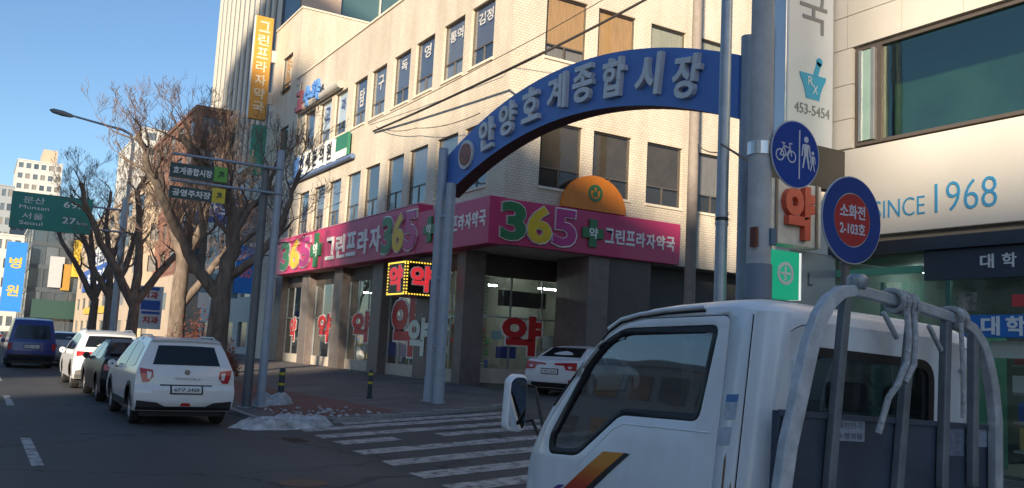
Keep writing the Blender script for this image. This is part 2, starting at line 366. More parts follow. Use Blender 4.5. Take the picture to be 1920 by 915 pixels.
BX('frame', (4.72, 14.9, -0.02), (5.12, 15.5, 0.004), mat('drain_iron', (0.05, 0.045, 0.04), 0.6, 0.5, var=0.3, scale=20), t)
for k in range(8): BX('bar', (4.75, 14.95 + k * 0.07, 0.0045), (5.09, 14.975 + k * 0.07, 0.012), MATS['drain_iron'], t)
t = thing('manhole_cover', 'round rusty manhole cover in the asphalt before the zebra crossing', 'manhole', (3.6, 10.7, 0.0))
MB().ring((3.6, 10.7, 0.0), (0, 0, 1), 0.30, 0.36, 0.008, 32).build('rim', KERB, t)
MB().disc((3.6, 10.7, 0.0), (0, 0, 1), 0.295, 0.006, 32).build('lid', mat('rusty_iron', (0.13, 0.075, 0.05), 0.7, 0.3, var=0.4, scale=20, bump=0.4), t)

# ================================================================ BUILDINGS
def P3(ax, c, a, z, d=0.0):
    """point on a wall: ax 'X' = wall facing the road (-X), 'Y' = wall facing the viewer (-Y); d goes into the wall"""
    return Vector((c + d, a, z)) if ax == 'X' else Vector((a, c + d, z))
def wall(b, ax, c, a0, a1, z0, z1, holes=(), depth=0.25):
    A = sorted({a0, a1, *[h[i] for h in holes for i in (0, 1) if a0 < h[i] < a1]}); Z = sorted({z0, z1, *[h[i] for h in holes for i in (2, 3) if z0 < h[i] < z1]})
    for i in range(len(A) - 1):
        for j in range(len(Z) - 1):
            ma, mz = (A[i] + A[i + 1]) / 2, (Z[j] + Z[j + 1]) / 2
            if any(h[0] < ma < h[1] and h[2] < mz < h[3] for h in holes): continue
            b.quad(P3(ax, c, A[i], Z[j]), P3(ax, c, A[i + 1], Z[j]), P3(ax, c, A[i + 1], Z[j + 1]), P3(ax, c, A[i], Z[j + 1]))
    for h in holes:
        q = [(h[0], h[2]), (h[1], h[2]), (h[1], h[3]), (h[0], h[3])]
        for k in range(4):
            (p, r), (s, t) = q[k], q[(k + 1) % 4]
            b.quad(P3(ax, c, p, r), P3(ax, c, s, t), P3(ax, c, s, t, depth), P3(ax, c, p, r, depth))
    return b
def abox(b, ax, c, a0, a1, z0, z1, d0, d1):
    return b.box(P3(ax, c, a0, z0, d0), P3(ax, c, a1, z1, d1))

def window(parent, ax, c, a0, a1, z0, z1, split=0.3, blind=CURTAIN, low=DARKROOM, vm=True, g=GLASS, fm=FRAMEM, dep=0.10, bars=1):
    """aluminium window: frame with a transom, an upper pane and a low sliding pane, blind or room behind"""
    fw = 0.05; b = MB(); zt = z0 + (z1 - z0) * split
    for p, q, r, s in [(a0, a1, z0, z0 + fw), (a0, a1, z1 - fw, z1), (a0, a0 + fw, z0 + fw, z1 - fw), (a1 - fw, a1, z0 + fw, z1 - fw), (a0 + fw, a1 - fw, zt - fw / 2, zt + fw / 2)]:
        abox(b, ax, c, p + 0.003, q - 0.003, r + 0.003, s - 0.003, dep, dep + 0.06)
    am = (a0 + a1) / 2
    if vm: abox(b, ax, c, am - 0.025, am + 0.025, z0 + fw, zt - fw / 2, dep, dep + 0.055)
    w_ = b.build('window', fm, parent)
    for r, s in ((z0 + fw, zt - fw / 2), (zt + fw / 2, z1 - fw)):
        abox(MB(), ax, c, a0 + fw, a1 - fw, r, s, dep + 0.025, dep + 0.031).build('pane', g, w_)
    abox(MB(), ax, c, a0 + 0.01, a1 - 0.01, zt, z1 - 0.01, dep + 0.085, dep + 0.10).build('blind', blind, w_)
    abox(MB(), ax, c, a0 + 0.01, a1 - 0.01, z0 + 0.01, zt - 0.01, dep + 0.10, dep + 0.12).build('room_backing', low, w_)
    return w_

# ---------------------------------------------------------------- pharmacy corner building
XB, YC, TOP = 14.0, 24.30, 15.95
Z2, Z3 = (7.06, 9.26), (11.43, 13.6)
ph = thing('corner_building', 'three storey cream tiled corner building with magenta pharmacy sign band', 'building', (XB, YC, gz(XB) + PV))
PAIR = [25.55 + 4.655 * k for k in range(6)]
LW = [(s + d, s + d + 1.68) for s in PAIR for d in (0.0, 2.2) if s + d + 1.68 < 52.5]
RW = [(15.27, 16.93), (17.4, 19.02), (19.73, 21.36), (22.05, 23.7), (24.4, 26.0), (26.7, 28.3)]
b = MB()
wall(b, 'X', XB, YC, 47.9, 4.98, TOP, [(a, c, *Z2) for a, c in LW if c < 47.8] + [(a, c, *Z3) for a, c in LW if c < 47.8])
wall(b, 'X', XB, 47.9, 53.0, 4.98, 20.1, [(a, c, *Z2) for a, c in LW if c > 47.9] + [(a, c, *Z3) for a, c in LW if c > 47.9] + [(49.1, 51.0, 15.6, 17.9)])
wall(b, 'Y', YC, XB, 34.0, 4.98, TOP, [(a, c, *Z2) for a, c in RW] + [(a, c, *Z3) for a, c in RW])
wall(b, 'Y', 47.9, XB, 22.0, TOP - 0.1, 20.1)
b.quad((XB, YC, TOP), (34, YC, TOP), (34, 53, TOP), (XB, 53, TOP))                   # roof deck
b.quad((XB, 47.9, 20.1), (22, 47.9, 20.1), (22, 53, 20.1), (XB, 53, 20.1))
b.quad((34, YC, 0), (34, 53, 0), (34, 53, TOP), (34, YC, TOP)); b.quad((XB, 53, 0), (34, 53, 0), (34, 53, 20.1), (XB, 53, 20.1)); b.quad((22, 47.9, TOP), (22, 53, TOP), (22, 53, 20.1), (22, 47.9, 20.1))
b.quad((XB, YC, 4.98), (34, YC, 4.98), (34, 53, 4.98), (XB, 53, 4.98))               # soffit
b.build('wall', CREAM, ph)
# parapet coping and the shallow sill courses
CAP = mat('cream_coping', (0.66, 0.59, 0.48), 0.6, var=0.08)
b = MB().box((XB - 0.06, YC - 0.06, TOP), (XB + 0.25, 47.9, TOP + 0.1)); b.box((XB + 0.25, YC - 0.06, TOP), (34, YC + 0.25, TOP + 0.1)); b.box((XB - 0.06, 47.9 - 0.06, 20.1), (22.06, 53.06, 20.2)); b.build('coping', CAP, ph)
MB().box((XB - 0.03, 46.9, 15.55), (XB, 47.85, 15.6)).tube([(XB - 0.06, 46.95, 5.2), (XB - 0.06, 46.95, 15.5)], 0.05).build('drainpipe', mat('cream_pipe', (0.5, 0.45, 0.37), 0.5), ph)
SILL = CAP
for zs in (Z2, Z3):
    for a, c in LW:
        abox(MB(), 'X', XB, a - 0.03, c + 0.03, zs[0] - 0.09, zs[0] - 0.003, -0.05, 0.0).build('sill', SILL, ph)
    for a, c in RW:
        abox(MB(), 'Y', YC, a - 0.03, c + 0.03, zs[0] - 0.09, zs[0] - 0.003, -0.05, 0.0).build('sill', SILL, ph)
PURP = mat('dark_window_film', (0.13, 0.115, 0.125), 0.5, var=0.12)
POSTER = mat('white_window_poster', (0.8, 0.8, 0.8), 0.6, var=0.02)
PURPS = [PURP, mat('dark_window_film_b', (0.17, 0.15, 0.15), 0.5, var=0.2), mat('dark_window_film_c', (0.09, 0.085, 0.10), 0.5, var=0.2)]
BLUEROOM = mat('bluish_blind', (0.16, 0.19, 0.22), 0.8, var=0.2)
INK = mat('navy_ink', (0.03, 0.05, 0.16), 0.6, var=0); WHITEINK = mat('white_ink', (0.50, 0.50, 0.50), 0.6, var=0.1)
def wtext(s, w_, ax, c, a0, a1, z0, z1, m, dep=0.10):
    ca = (a0 + a1) / 2; u = NY if ax == 'X' else Vector((1, 0, 0))
    text('lettering', s, m, w_, P3(ax, c, ca, (z0 + z1) / 2, dep + 0.020), u, UP, a1 - a0, z1 - z0, 0.003, 0.02)
for i, (a, c) in enumerate(LW):
    window(ph, 'X', XB, a, c, *Z2, split=0.33, blind=(BLUEROOM, CURTAIN, DARKROOM, BLUEROOM, mat('slate_blind', (0.11, 0.13, 0.15), 0.8, var=0.2))[(i * 3) % 5], low=(DARKROOM, BLUEROOM, CURTAIN)[(i * 2) % 3])
    wn = window(ph, 'X', XB, a, c, *Z3, split=0.30, blind=POSTER if i in (6, 7) else PURPS[(i * 7) % 3], low=CURTAIN if i % 3 else DARKROOM)
    h = Z3[1] - Z3[0]; L = {0: ('검정', 0.68, .88), 1: ('통역', 0.66, .86), 2: ('영', 0.66, .9), 3: ('독', 0.66, .88), 4: ('구', 0.55, .85), 5: ('탐', 0.42, .8), 6: ('과', 0.58, .85), 7: ('고', 0.55, .85), 9: ('수', 0.5, .75)}.get(i)
    if L:
        cc = (a + c) / 2; hw = 0.52 if len(L[0]) > 1 else 0.30
        wtext(L[0], wn, 'X', XB, cc - hw, cc + hw, Z3[0] + h * L[1], Z3[0] + h * L[2], INK if i in (6, 7) else WHITEINK)
for i, (a, c) in enumerate(RW):
    window(ph, 'Y', YC, a, c, *Z2, split=0.30, blind=mat('brown_dim_room', (0.075, 0.062, 0.052), 0.9, var=0.4, scale=1.2) if i != 3 else CURTAIN, low=DARKROOM, g=GLASS2)
    window(ph, 'Y', YC, a, c, *Z3, split=0.22, blind=ORANGE_BLIND if i < 2 else mat('pale_blind', (0.42, 0.42, 0.36), 0.8, var=0.15, stretch=(4, 4, 0.3)), low=CURTAIN, g=GLASS2)
window(ph, 'X', XB, 49.1, 51.0, 15.6, 17.9, blind=CURTAIN)
# ground floor: columns, shop fronts set back between them, the entrance recess at the corner
GF = gz(XB) + PV
COLM = mat('grey_brown_stone_column', (0.15, 0.125, 0.115), 0.4, var=0.18, scale=3)
for i, y in enumerate([26.85, 29.75, 34.2, 38.8, 43.45, 48.05]):
    hw = 0.3 if i == 0 else 0.55
    BX('column', (XB - 0.04, y - hw, GF), (XB + 0.75, y + hw, 4.975), COLM, ph, 0.015)
BX('end_pier', (XB - 0.02, 48.9, GF), (XB + 1.0, 53.0, 4.975), CAP, ph)
BX('column', (17.4, YC - 0.02, gz(17.4)), (18.25, 26.2, 4.975), mat('brown_stone_pier', (0.19, 0.15, 0.135), 0.45, var=0.2, scale=3), ph, 0.015)
BX('dark_wall', (18.253, YC + 0.03, gz(17)), (20.1, 26.2, 4.972), DARKBROWN, ph)
b = wall(MB(), 'Y', YC + 0.9, 20.1, 34, gz(18), 4.97); b.build('garage_shutter', mat('dark_shutter', (0.05, 0.05, 0.05), 0.6), ph)
KICK = mat('pale_kick_plate', (0.52, 0.46, 0.38), 0.5, var=0.1)
SHOPI = mat('shop_interior', (0.34, 0.34, 0.31), 0.8, var=0.25, scale=1.5); FLOORI = mat('shop_floor', (0.3, 0.29, 0.27), 0.4)
ALU = mat('aluminium_frame', (0.42, 0.44, 0.45), 0.35, 0.6, var=0.06)
def shopfront(ax, c, a0, a1, z0, zt, kick=0.45, door=None, head=0.6, glassm=SHOPGLASS, n=3):
    s = abox(MB(), ax, c, a0, a1, z0 + 0.001, z0 + kick, 0.0, 0.12).build('shopfront', KICK, ph)
    abox(MB(), ax, c, a0, a1, zt - head, zt - 0.004, 0.0, 0.15).build('header', DARKBROWN, s)
    b = MB()
    for i in range(n + 1):
        a = a0 + 0.03 + (a1 - a0 - 0.06) * i / n; abox(b, ax, c, a - 0.03, a + 0.03, z0 + kick + 0.002, zt - head - 0.002, 0.01, 0.07)
    abox(b, ax, c, a0 + 0.06, a1 - 0.06, z0 + 2.25, z0 + 2.31, 0.012, 0.068)
    b.build('glazing_bar', ALU, s)
    for i in range(n):
        p = a0 + 0.06 + (a1 - a0 - 0.06) * i / n; q = a0 + (a1 - a0 - 0.06) * (i + 1) / n
        abox(MB(), ax, c, p, q, z0 + kick, zt - head, 0.035, 0.043).build('pane', glassm, s)
    return s
fronts = []
for y0, y1 in [(27.16, 29.19), (30.31, 33.64), (34.76, 38.24), (39.36, 42.89), (44.01, 47.49)]:
    fronts.append(shopfront('X', XB + 0.32, y0, y1, GF, 4.97, n=2 if y1 - y0 < 2.5 else 3))
fr = shopfront('Y', 27.0, XB + 0.76, 20.0, gz(16.5), 4.97, kick=0.5, head=0.75, n=4)
# inside the pharmacy
b = MB().box((XB + 0.9, 27.5, GF - 0.02), (20.0, 48.0, GF)); b.build('shop_floor', FLOORI, ph)
b = MB().quad((17.5, 27.5, GF), (17.5, 48, GF), (17.5, 48, 4.9), (17.5, 27.5, 4.9)).quad((15, 31.2, GF), (20, 31.2, GF), (20, 31.2, 4.9), (15, 31.2, 4.9)).quad((20.0, 27.2, GF), (20, 31.2, GF), (20, 31.2, 4.9), (20, 27.2, 4.9))
b.build('shop_back_wall', SHOPI, ph)
LAMP = mat('tube_lamp_glow', (0.85, 1.0, 0.92), 0.4, var=0, emit=18.0)
for x, y in ((18.6, 28.6), (16.2, 29.2), (16.4, 35.2), (16.4, 40.5)):
    BX('ceiling_lamp', (x - 0.5, y - 0.06, 4.05), (x + 0.5, y + 0.06, 4.1), LAMP, ph)
random.seed(3)
def shelf_goods(x0, x1, y0, y1, z0, z1, parent, n, cols, name='stock'):
    """rows of boxed goods on shelves, joined: too many and too small to pick apart"""
    for k, c in enumerate(cols):
        b = MB()
        for i in range(n):
            cx, cy, cz = random.uniform(x0, x1), random.uniform(y0, y1), z0 + (z1 - z0) * random.randint(0, 4) / 4
            s = [random.uniform(0.05, 0.16) for _ in range(3)]; b.box((cx - s[0], cy - s[1], cz), (cx + s[0], cy + s[1], cz + 2 * s[2]))
        b.build(name, c, parent, kind='stuff')
GOODS = [mat('goods_' + n, c, 0.5, var=0.1) for n, c in (('red', (0.5, 0.06, 0.06)), ('blue', (0.06, 0.13, 0.42)), ('white', (0.7, 0.7, 0.68)), ('green', (0.08, 0.3, 0.14)), ('ochre', (0.5, 0.36, 0.1)))]
shelf_goods(17.2, 17.4, 31.6, 47.8, GF + 0.4, GF + 2.2, ph, 60, GOODS)
shelf_goods(15.2, 19.8, 31.0, 31.15, GF + 0.5, GF + 2.3, ph, 25, GOODS)

# lettering and posters stuck inside the shop windows
REDL = mat('red_lettering', (0.55, 0.03, 0.035), 0.4, var=0.05); WHT = mat('white_lettering', (0.78, 0.79, 0.78), 0.4, var=0.02)
def yak(parent, ax, c, pa, pb, z0, z1, m=REDL, edge=True):
    u = NY if ax == 'X' else Vector((1, 0, 0)); ca = (pa + pb) / 2; cz = (z0 + z1) / 2; nn = Vector((-1, 0, 0)) if ax == 'X' else Vector((0, -1, 0))
    base = P3(ax, c, ca, cz)
    if edge: text('letter_outline', '약', WHT, parent, base, u, UP, abs(pa - pb) * 1.09, (z1 - z0) * 1.06, 0.006, 0.075)
    text('letter', '약', m, parent, base + nn * 0.008, u, UP, abs(pa - pb), z1 - z0, 0.006, 0.045)
XG = XB + 0.34
def zz(x, y, X=XG): return sx(x, y, X)
q = lambda x, y: sx(x, y, XG)
yak(fronts[1], 'X', XG, q(735, 600).y, q(785, 600).y, q(755, 668).z, q(755, 556).z)
yak(fronts[0], 'X', XG - 0.4, q(783, 640).y, q(820, 640).y, q(800, 668).z, q(800, 597).z, mat('pale_green_lettering', (0.66, 0.74, 0.66), 0.5), False)
yak(fronts[2], 'X', XG, q(661, 600).y, q(697, 600).y, q(680, 642).z, q(680, 584).z)
yak(fronts[3], 'X', XG, q(597, 600).y, q(622, 600).y, q(610, 642).z, q(610, 588).z)
yak(fronts[4], 'X', XG, q(545, 600).y, q(556, 600).y, q(550, 640).z, q(550, 595).z)
r_ = lambda x, y: sy(x, y, 27.02)
yak(fr, 'Y', 27.02, r_(942, 600).x, r_(1016, 600).x, r_(975, 667).z, r_(975, 592).z)
BX('poster', (XG + 0.05, q(724, 640).y, q(740, 668).z), (XG + 0.06, q(772, 640).y, q(740, 640).z), mat('blue_poster', (0.02, 0.05, 0.28), 0.5, var=0.3), fronts[1])
BX('poster', (r_(930, 660).x, 27.045, r_(950, 672).z), (r_(968, 660).x, 27.05, r_(950, 650).z), MATS['blue_poster'], fr)
BX('poster', (r_(1018, 640).x, 27.045, r_(1030, 655).z), (r_(1038, 640).x, 27.05, r_(1030, 630).z), POSTER, fr)
BX('poster', (r_(922, 630).x, 27.045, r_(930, 636).z), (r_(942, 630).x, 27.05, r_(930, 620).z), mat('aqua_notice', (0.3, 0.5, 0.55), 0.5), fr)
BX('poster', (r_(935, 550).x, 27.045, r_(960, 575).z), (r_(1025, 550).x, 27.05, r_(960, 545).z), mat('dark_notice', (0.04, 0.035, 0.04), 0.5), fr)
# perforated roller screen behind the first pane
b = MB()
for i in range(26):
    z = 1.1 + i * 0.12; b.box((r_(875, 600).x, 27.09, z), (r_(914, 600).x, 27.10, z + 0.075))
b.build('roller_screen', mat('olive_screen', (0.22, 0.24, 0.18), 0.6, var=0.1), fr)

# ---------------------------------------------------------------- magenta sign bands (three boxes hung on the fascia)
GRN, YEL, PUR = mat('green_numeral', (0.03, 0.17, 0.06), 0.35, var=0.06), mat('yellow_numeral', (0.72, 0.47, 0.02), 0.35, var=0.06), mat('pink_numeral', (0.45, 0.03, 0.20), 0.35, var=0.06)
SILV = mat('chrome_edge', (0.7, 0.7, 0.7), 0.25, 0.6, var=0.0)
def numerals(parent, base, u, step, hh, wd):
    n = Vector(u).cross(UP)
    for i, (ch, m) in enumerate(zip('365', (GRN, YEL, PUR))):
        c = Vector(base) + Vector(u) * step * i
        text('numeral_edge', ch, SILV, parent, c, u, UP, wd * 1.08, hh * 1.06, 0.07, 0.05)
        text('numeral', ch, m, parent, c + n * 0.071, u, UP, wd, hh, 0.02, 0.035)
def cross(parent, c, u, s, m=None):
    c, u = Vector(c), Vector(u); n = u.cross(UP); k = 0.36
    pts = [(-k, 1), (k, 1), (k, k), (1, k), (1, -k), (k, -k), (k, -1), (-k, -1), (-k, -k), (-1, -k), (-1, k), (-k, k)]
    MB().prism([c + u * (x * s[0]) + UP * (z * s[1]) for x, z in pts], n * 0.08).build('cross', GRN, parent)
    text('letter', '약', WHT, parent, c + n * 0.082, u, UP, s[0] * 0.85, s[1] * 0.8, 0.012, 0.02)
XS = 13.4
t = thing('shop_sign_band', 'long magenta sign band facing the road, 365 at both ends', 'sign', (XS, 38, 4.96))
BX('panel', (XS, 29.43, 4.96), (XB - 0.002, 47.05, 6.80), PINK, t, 0.02)
BX('edge_trim', (XS - 0.02, 29.43, 6.802), (XB - 0.002, 47.05, 6.84), mat('pink_trim', (0.6, 0.25, 0.33), 0.4), t)
numerals(t, (XS - 0.002, 45.2, 5.87), NY, 1.62, 1.45, 1.45); cross(t, (XS - 0.002, 40.45, 5.86), NY, (0.72, 0.8))
for i, ch in enumerate('그린프라자'): text('letter', ch, WHT, t, (XS - 0.002, 38.55 - i * 1.32, 5.80), NY, UP, 1.08, 1.02, 0.05, 0.025)
numerals(t, (XS - 0.002, 32.0, 5.85), NY, 1.08, 1.45, 1.02)
t = thing('shop_sign_band', 'short magenta sign band beside the building corner, behind the arch post', 'sign', (XS, 27, 4.96))
BX('panel', (XS, 24.10, 4.96), (XB - 0.002, 29.40, 6.47), PINK, t, 0.02)
cross(t, (XS - 0.002, 28.25, 5.75), NY, (0.45, 0.45))
for i, ch in enumerate('그린프라자약국'): text('letter', ch, WHT, t, (XS - 0.002, 27.35 - i * 0.475, 5.78), NY, UP, 0.40, 0.52, 0.03, 0.025)
t = thing('shop_sign_band', 'magenta sign band over the pharmacy entrance with large raised 365', 'sign', (17, 24.1, 4.98))
BX('panel', (XB + 0.002, 24.10, 4.99), (21.2, YC - 0.002, 6.45), PINK, t, 0.02)
BX('panel_return', (XS + 0.002, 24.095, 4.985), (XB, 24.099, 6.455), PINK, t)
numerals(t, (14.25, 24.098, 5.74), (1, 0, 0), 0.98, 1.22, 0.92); cross(t, (17.35, 24.098, 5.70), (1, 0, 0), (0.42, 0.46))
for i, ch in enumerate('그린프라자약국'): text('letter', ch, WHT, t, (18.07 + i * 0.445, 24.098, 5.70), (1, 0, 0), UP, 0.38, 0.50, 0.03, 0.025)
# orange half-round sign
t = thing('half_round_sign', 'orange half round sign with green emblem above the entrance band', 'sign', (17.4, 24.1, 6.46))
MB().prism([Vector((17.4 + 1.32 * math.cos(math.pi * i / 32), 24.08, 6.47 + 1.18 * math.sin(math.pi * i / 32))) for i in range(33)], (0, 0.14, 0)).build('panel', mat('orange_sign', (0.66, 0.20, 0.02), 0.4, var=0.08), t)
MB().ring((17.4, 24.078, 7.06), (0, -1, 0), 0.20, 0.29, 0.02, 32).build('emblem_ring', GRN, t)
MB().disc((17.4, 24.078, 7.03), (0, -1, 0), 0.10, 0.02, 20).disc((17.32, 24.078, 7.18), (0, -1, 0), 0.05, 0.02, 12).disc((17.48, 24.078, 7.18), (0, -1, 0), 0.05, 0.02, 12).build('emblem', GRN, t)
# neon box sign with bulbs
c0, c1 = sx(763, 487, 12.75), sx(763, 553, 12.75); zb, zt_ = c1.z, c0.z; yk = c0.y
yf = sx(728, 500, 12.75).y; xr = sy(818, 520, yk).x
t = thing('neon_box_sign', 'small box sign of red letters edged with yellow bulbs under the band', 'sign', (12.75, yk, zb))
BX('box', (12.75, yk, zb), (xr, yf, zt_), mat('black_sign_face', (0.012, 0.014, 0.012), 0.3), t)
BULB = mat('yellow_bulb_glow', (1.0, 0.66, 0.08), 0.4, var=0, emit=0.7)
b = MB()
def bulbs(p0, p1, n):
    for i in range(n + 1):
        c = Vector(p0).lerp(Vector(p1), i / n); b.obox(c, (1, 0, 0), (0, 1, 0), (0, 0, 1), 0.024, 0.024, 0.024)
X0, Y0 = 12.745, yk - 0.005
for z in (zb + 0.06, zt_ - 0.06): bulbs((X0 + 0.05, Y0, z), (xr - 0.05, Y0, z), 10); bulbs((X0, yk + 0.08, z), (X0, yf - 0.08, z), 16)
for x in (X0 + 0.05, xr - 0.05): bulbs((x, Y0, zb + 0.12), (x, Y0, zt_ - 0.12), 9)
for y in (yk + 0.08, yf - 0.08): bulbs((X0, y, zb + 0.12), (X0, y, zt_ - 0.12), 9)
b.build('bulb_string', BULB, t, kind='stuff')
NEON = mat('red_neon_letter', (0.75, 0.04, 0.05), 0.4, var=0, emit=0.35)
text('letter_outline', '약', WHT, t, ((12.75 + xr) / 2, yk - 0.002, (zb + zt_) / 2), (1, 0, 0), UP, (xr - 12.75) * 0.76, (zt_ - zb) * 0.78, 0.02, 0.07)
text('letter', '약', NEON, t, ((12.75 + xr) / 2, yk - 0.023, (zb + zt_) / 2), (1, 0, 0), UP, (xr - 12.75) * 0.7, (zt_ - zb) * 0.72, 0.02, 0.04)
text('letter_outline', '약', WHT, t, (12.748, (yk + yf) / 2, (zb + zt_) / 2), NY, UP, (yf - yk) * 0.76, (zt_ - zb) * 0.78, 0.02, 0.07)
text('letter', '약', NEON, t, (12.727, (yk + yf) / 2, (zb + zt_) / 2), NY, UP, (yf - yk) * 0.7, (zt_ - zb) * 0.72, 0.02, 0.04)

# clinic sign rail between second and third floor, academy letters above third floor
BLUEL = mat('blue_channel_letter', (0.10, 0.26, 0.62), 0.4, var=0.08)
pa, pb = sx(537, 345, 13.7), sx(655, 288, 13.7); zr = (pa.z + pb.z) / 2
t = thing('clinic_sign', 'row of white letter boxes on a blue rail below the third floor windows', 'sign', (13.7, pb.y, zr))
MB().tube([(13.86, pb.y, zr), (13.86, pa.y, zr)], 0.12, 12).build('rail', mat('blue_rail', (0.12, 0.18, 0.32), 0.5), t, smooth=True)
seg = (pa.y - pb.y) / 9
for i, ch in enumerate(' 연세본의원'):
    y = pa.y - seg * (i + 1.2)
    BX('letter_box', (13.74, y - seg * 0.42, zr + 0.1), (13.96, y + seg * 0.42, zr + 1.2), WHITE if i else BLUEL, t, 0.02)
    if i: text('letter', ch, INK if i == 1 else BLACK, t, (13.738, y, zr + 0.66), NY, UP, seg * 0.62, 0.85, 0.02, 0.03)
BX('green_board', (13.76, pb.y + seg * 0.5, zr + 0.15), (13.9, pb.y + seg * 2.0, zr + 1.2), mat('green_board', (0.03, 0.17, 0.10), 0.5), t)
BX('white_board', (13.74, pb.y + seg * 0.55, zr + 0.1), (13.758, pb.y + seg * 1.95, zr + 0.45), WHITE, t)
pa, pb = sx(556, 212, 13.75), sx(636, 152, 13.75); zr = (pa.z + pb.z) / 2
t = thing('academy_sign', 'blue raised letters on a grey rail above the third floor windows', 'sign', (13.75, pb.y, zr))
MB().tube([(13.85, pb.y, zr), (13.85, pa.y, zr)], 0.2, 12).build('rail', mat('grey_rail', (0.42, 0.40, 0.36), 0.5), t, smooth=True)
for i, (ch, m) in enumerate((('고', mat('maroon_letter', (0.22, 0.06, 0.08), 0.5)), ('수', BLUEL), ('학', BLUEL))):
    text('letter', ch, m, t, (13.72, pa.y - 0.7 - i * 1.35, zr + 0.35), NY, UP, 1.05, 1.05, 0.15, 0.05)

# orange projecting sign at the far end
t = thing('vertical_sign', 'tall orange projecting sign with white letters high on the corner building', 'sign', (13.2, 52.7, 14.5))
BX('panel', (12.62, 52.6, 14.5), (13.68, 52.95, 20.8), mat('amber_sign', (0.62, 0.30, 0.05), 0.45, var=0.15, scale=0.5), t, 0.03)
BX('edge_band', (12.60, 52.62, 14.5), (12.618, 52.93, 20.8), WHITE, t)
for i, ch in enumerate('그린프라자약국'): text('letter', ch, mat('cream_letter', (0.75, 0.66, 0.46), 0.5), t, (13.16, 52.598, 20.15 - i * 0.82), (1, 0, 0), UP, 0.66, 0.66, 0.03, 0.02)
for z in (15.9, 18.5): BX('bracket', (13.68, 52.7, z - 0.35), (14.0, 52.85, z + 0.35), CAP, t)

# ---------------------------------------------------------------- tower with fins behind
def ycol(px, X, py=400): return sx(px, py, X).y
TX = 19.0; tn, tf = ycol(488, TX), ycol(376, TX)
tw = thing('office_tower', 'tall office tower with pale vertical fins and glazed side behind the corner building', 'tower', (TX, tn, 0))
FIN = mat('pale_concrete_fin', (0.55, 0.52, 0.45), 0.6, var=0.08); TG = mat('tower_glass', (0.10, 0.17, 0.24), 0.12, 0.0, var=0.15, scale=0.3, ior=2.0)
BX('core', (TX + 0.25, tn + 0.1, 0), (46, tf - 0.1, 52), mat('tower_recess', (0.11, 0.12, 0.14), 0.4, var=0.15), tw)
n = 12; fme = None
for i in range(n + 1):
    y = tn + (tf - tn) * i / n
    if fme is None: f = BX('fin', (TX + 0.10, y - 0.38, 0), (TX + 0.26, y + 0.38, 52.2), FIN, tw); fme = f
    else: o = fme.copy(); COL.objects.link(o); o.parent = tw; o.location = (0, y - tn, 0)
xa, xb_, xc = sy(562, 30, tn).x, sy(637, 20, tn).x, 46.0
BX('glass_bay', (TX + 0.6, tn - 0.05, 0), (xa, tn + 0.12, 52), TG, tw)
BX('pier', (xa, tn - 0.3, 0), (xb_, tn + 0.12, 52), mat('tan_pier', (0.55, 0.40, 0.31), 0.6), tw)
TG2 = mat('tower_green_glass', (0.07, 0.13, 0.13), 0.12, ior=1.9, var=0.12, scale=0.3)
k = 6; px_ = [xb_ + (xc - xb_) * i / k for i in range(k + 1)]
for i in range(k): BX('glass_bay', (px_[i] + 0.06, tn - 0.05, 0), (px_[i + 1] - 0.06, tn + 0.12, 52), TG2, tw)
for i in range(k + 1): BX('mullion', (px_[i] - 0.055, tn - 0.2, 0), (px_[i] + 0.055, tn + 0.1, 52), FIN, tw)

# ---------------------------------------------------------------- houses further along the street
def block(label, X0, X1, Y0, Y1, H, m, floors, ncx, ncy, wm, name='street_building', z0=0.0, wz=(0.3, 0.8), wa=(0.18, 0.82), roof=None, cat='building'):
    """plain block with real window openings towards the road (-X) and the viewer (-Y)"""
    t = thing(name, label, cat, (X0, Y0, z0))
    fh = H / floors; b = MB(); wins = []
    for ax, c, a0, a1, nc in (('X', X0, Y0, Y1, ncy), ('Y', Y0, X0, X1, ncx)):
        hs = []
        for i in range(nc):
            for j in range(floors):
                s = (a1 - a0) / nc; hs.append((a0 + s * (i + wa[0]), a0 + s * (i + wa[1]), z0 + fh * (j + wz[0]), z0 + fh * (j + wz[1])))
        wall(b, ax, c, a0, a1, z0, z0 + H, hs, 0.2); wins += [(ax, c, h) for h in hs]
    b.quad((X0, Y0, z0 + H), (X1, Y0, z0 + H), (X1, Y1, z0 + H), (X0, Y1, z0 + H))
    b.quad((X1, Y0, z0), (X1, Y1, z0), (X1, Y1, z0 + H), (X1, Y0, z0 + H)); b.quad((X0, Y1, z0), (X1, Y1, z0), (X1, Y1, z0 + H), (X0, Y1, z0 + H))
    b.build('wall', m, t)
    for ax, c, h in wins:
        o = abox(MB(), ax, c, h[0], h[1], h[2], h[3], 0.14, 0.18).build('window', wm[random.randrange(len(wm))], t)
    MB().box((X0 - 0.15, Y0 - 0.15, z0 + H), (X1 + 0.15, Y1 + 0.15, z0 + H + 0.35)).build('parapet', roof or m, t)
    return t
W1 = [mat('far_window_a', (0.05, 0.065, 0.08), 0.12, ior=1.9, var=0.2), mat('far_window_b', (0.10, 0.12, 0.14), 0.15, ior=1.9, var=0.2), mat('far_window_c', (0.22, 0.21, 0.2), 0.4, var=0.2)]
CREAM2 = mat('cream_render', (0.46, 0.37, 0.28), 0.7, var=0.1, scale=0.6); BRICK = tile_mat('brown_brick', (0.27, 0.12, 0.085), (0.20, 0.15, 0.12), 0.25, 0.09, 0.12, 0.2, 0.8)
PALE = mat('pale_green_grey_render', (0.45, 0.49, 0.47), 0.6, var=0.1); WHITEC = mat('white_render', (0.50, 0.50, 0.48), 0.7, var=0.06, scale=0.4)
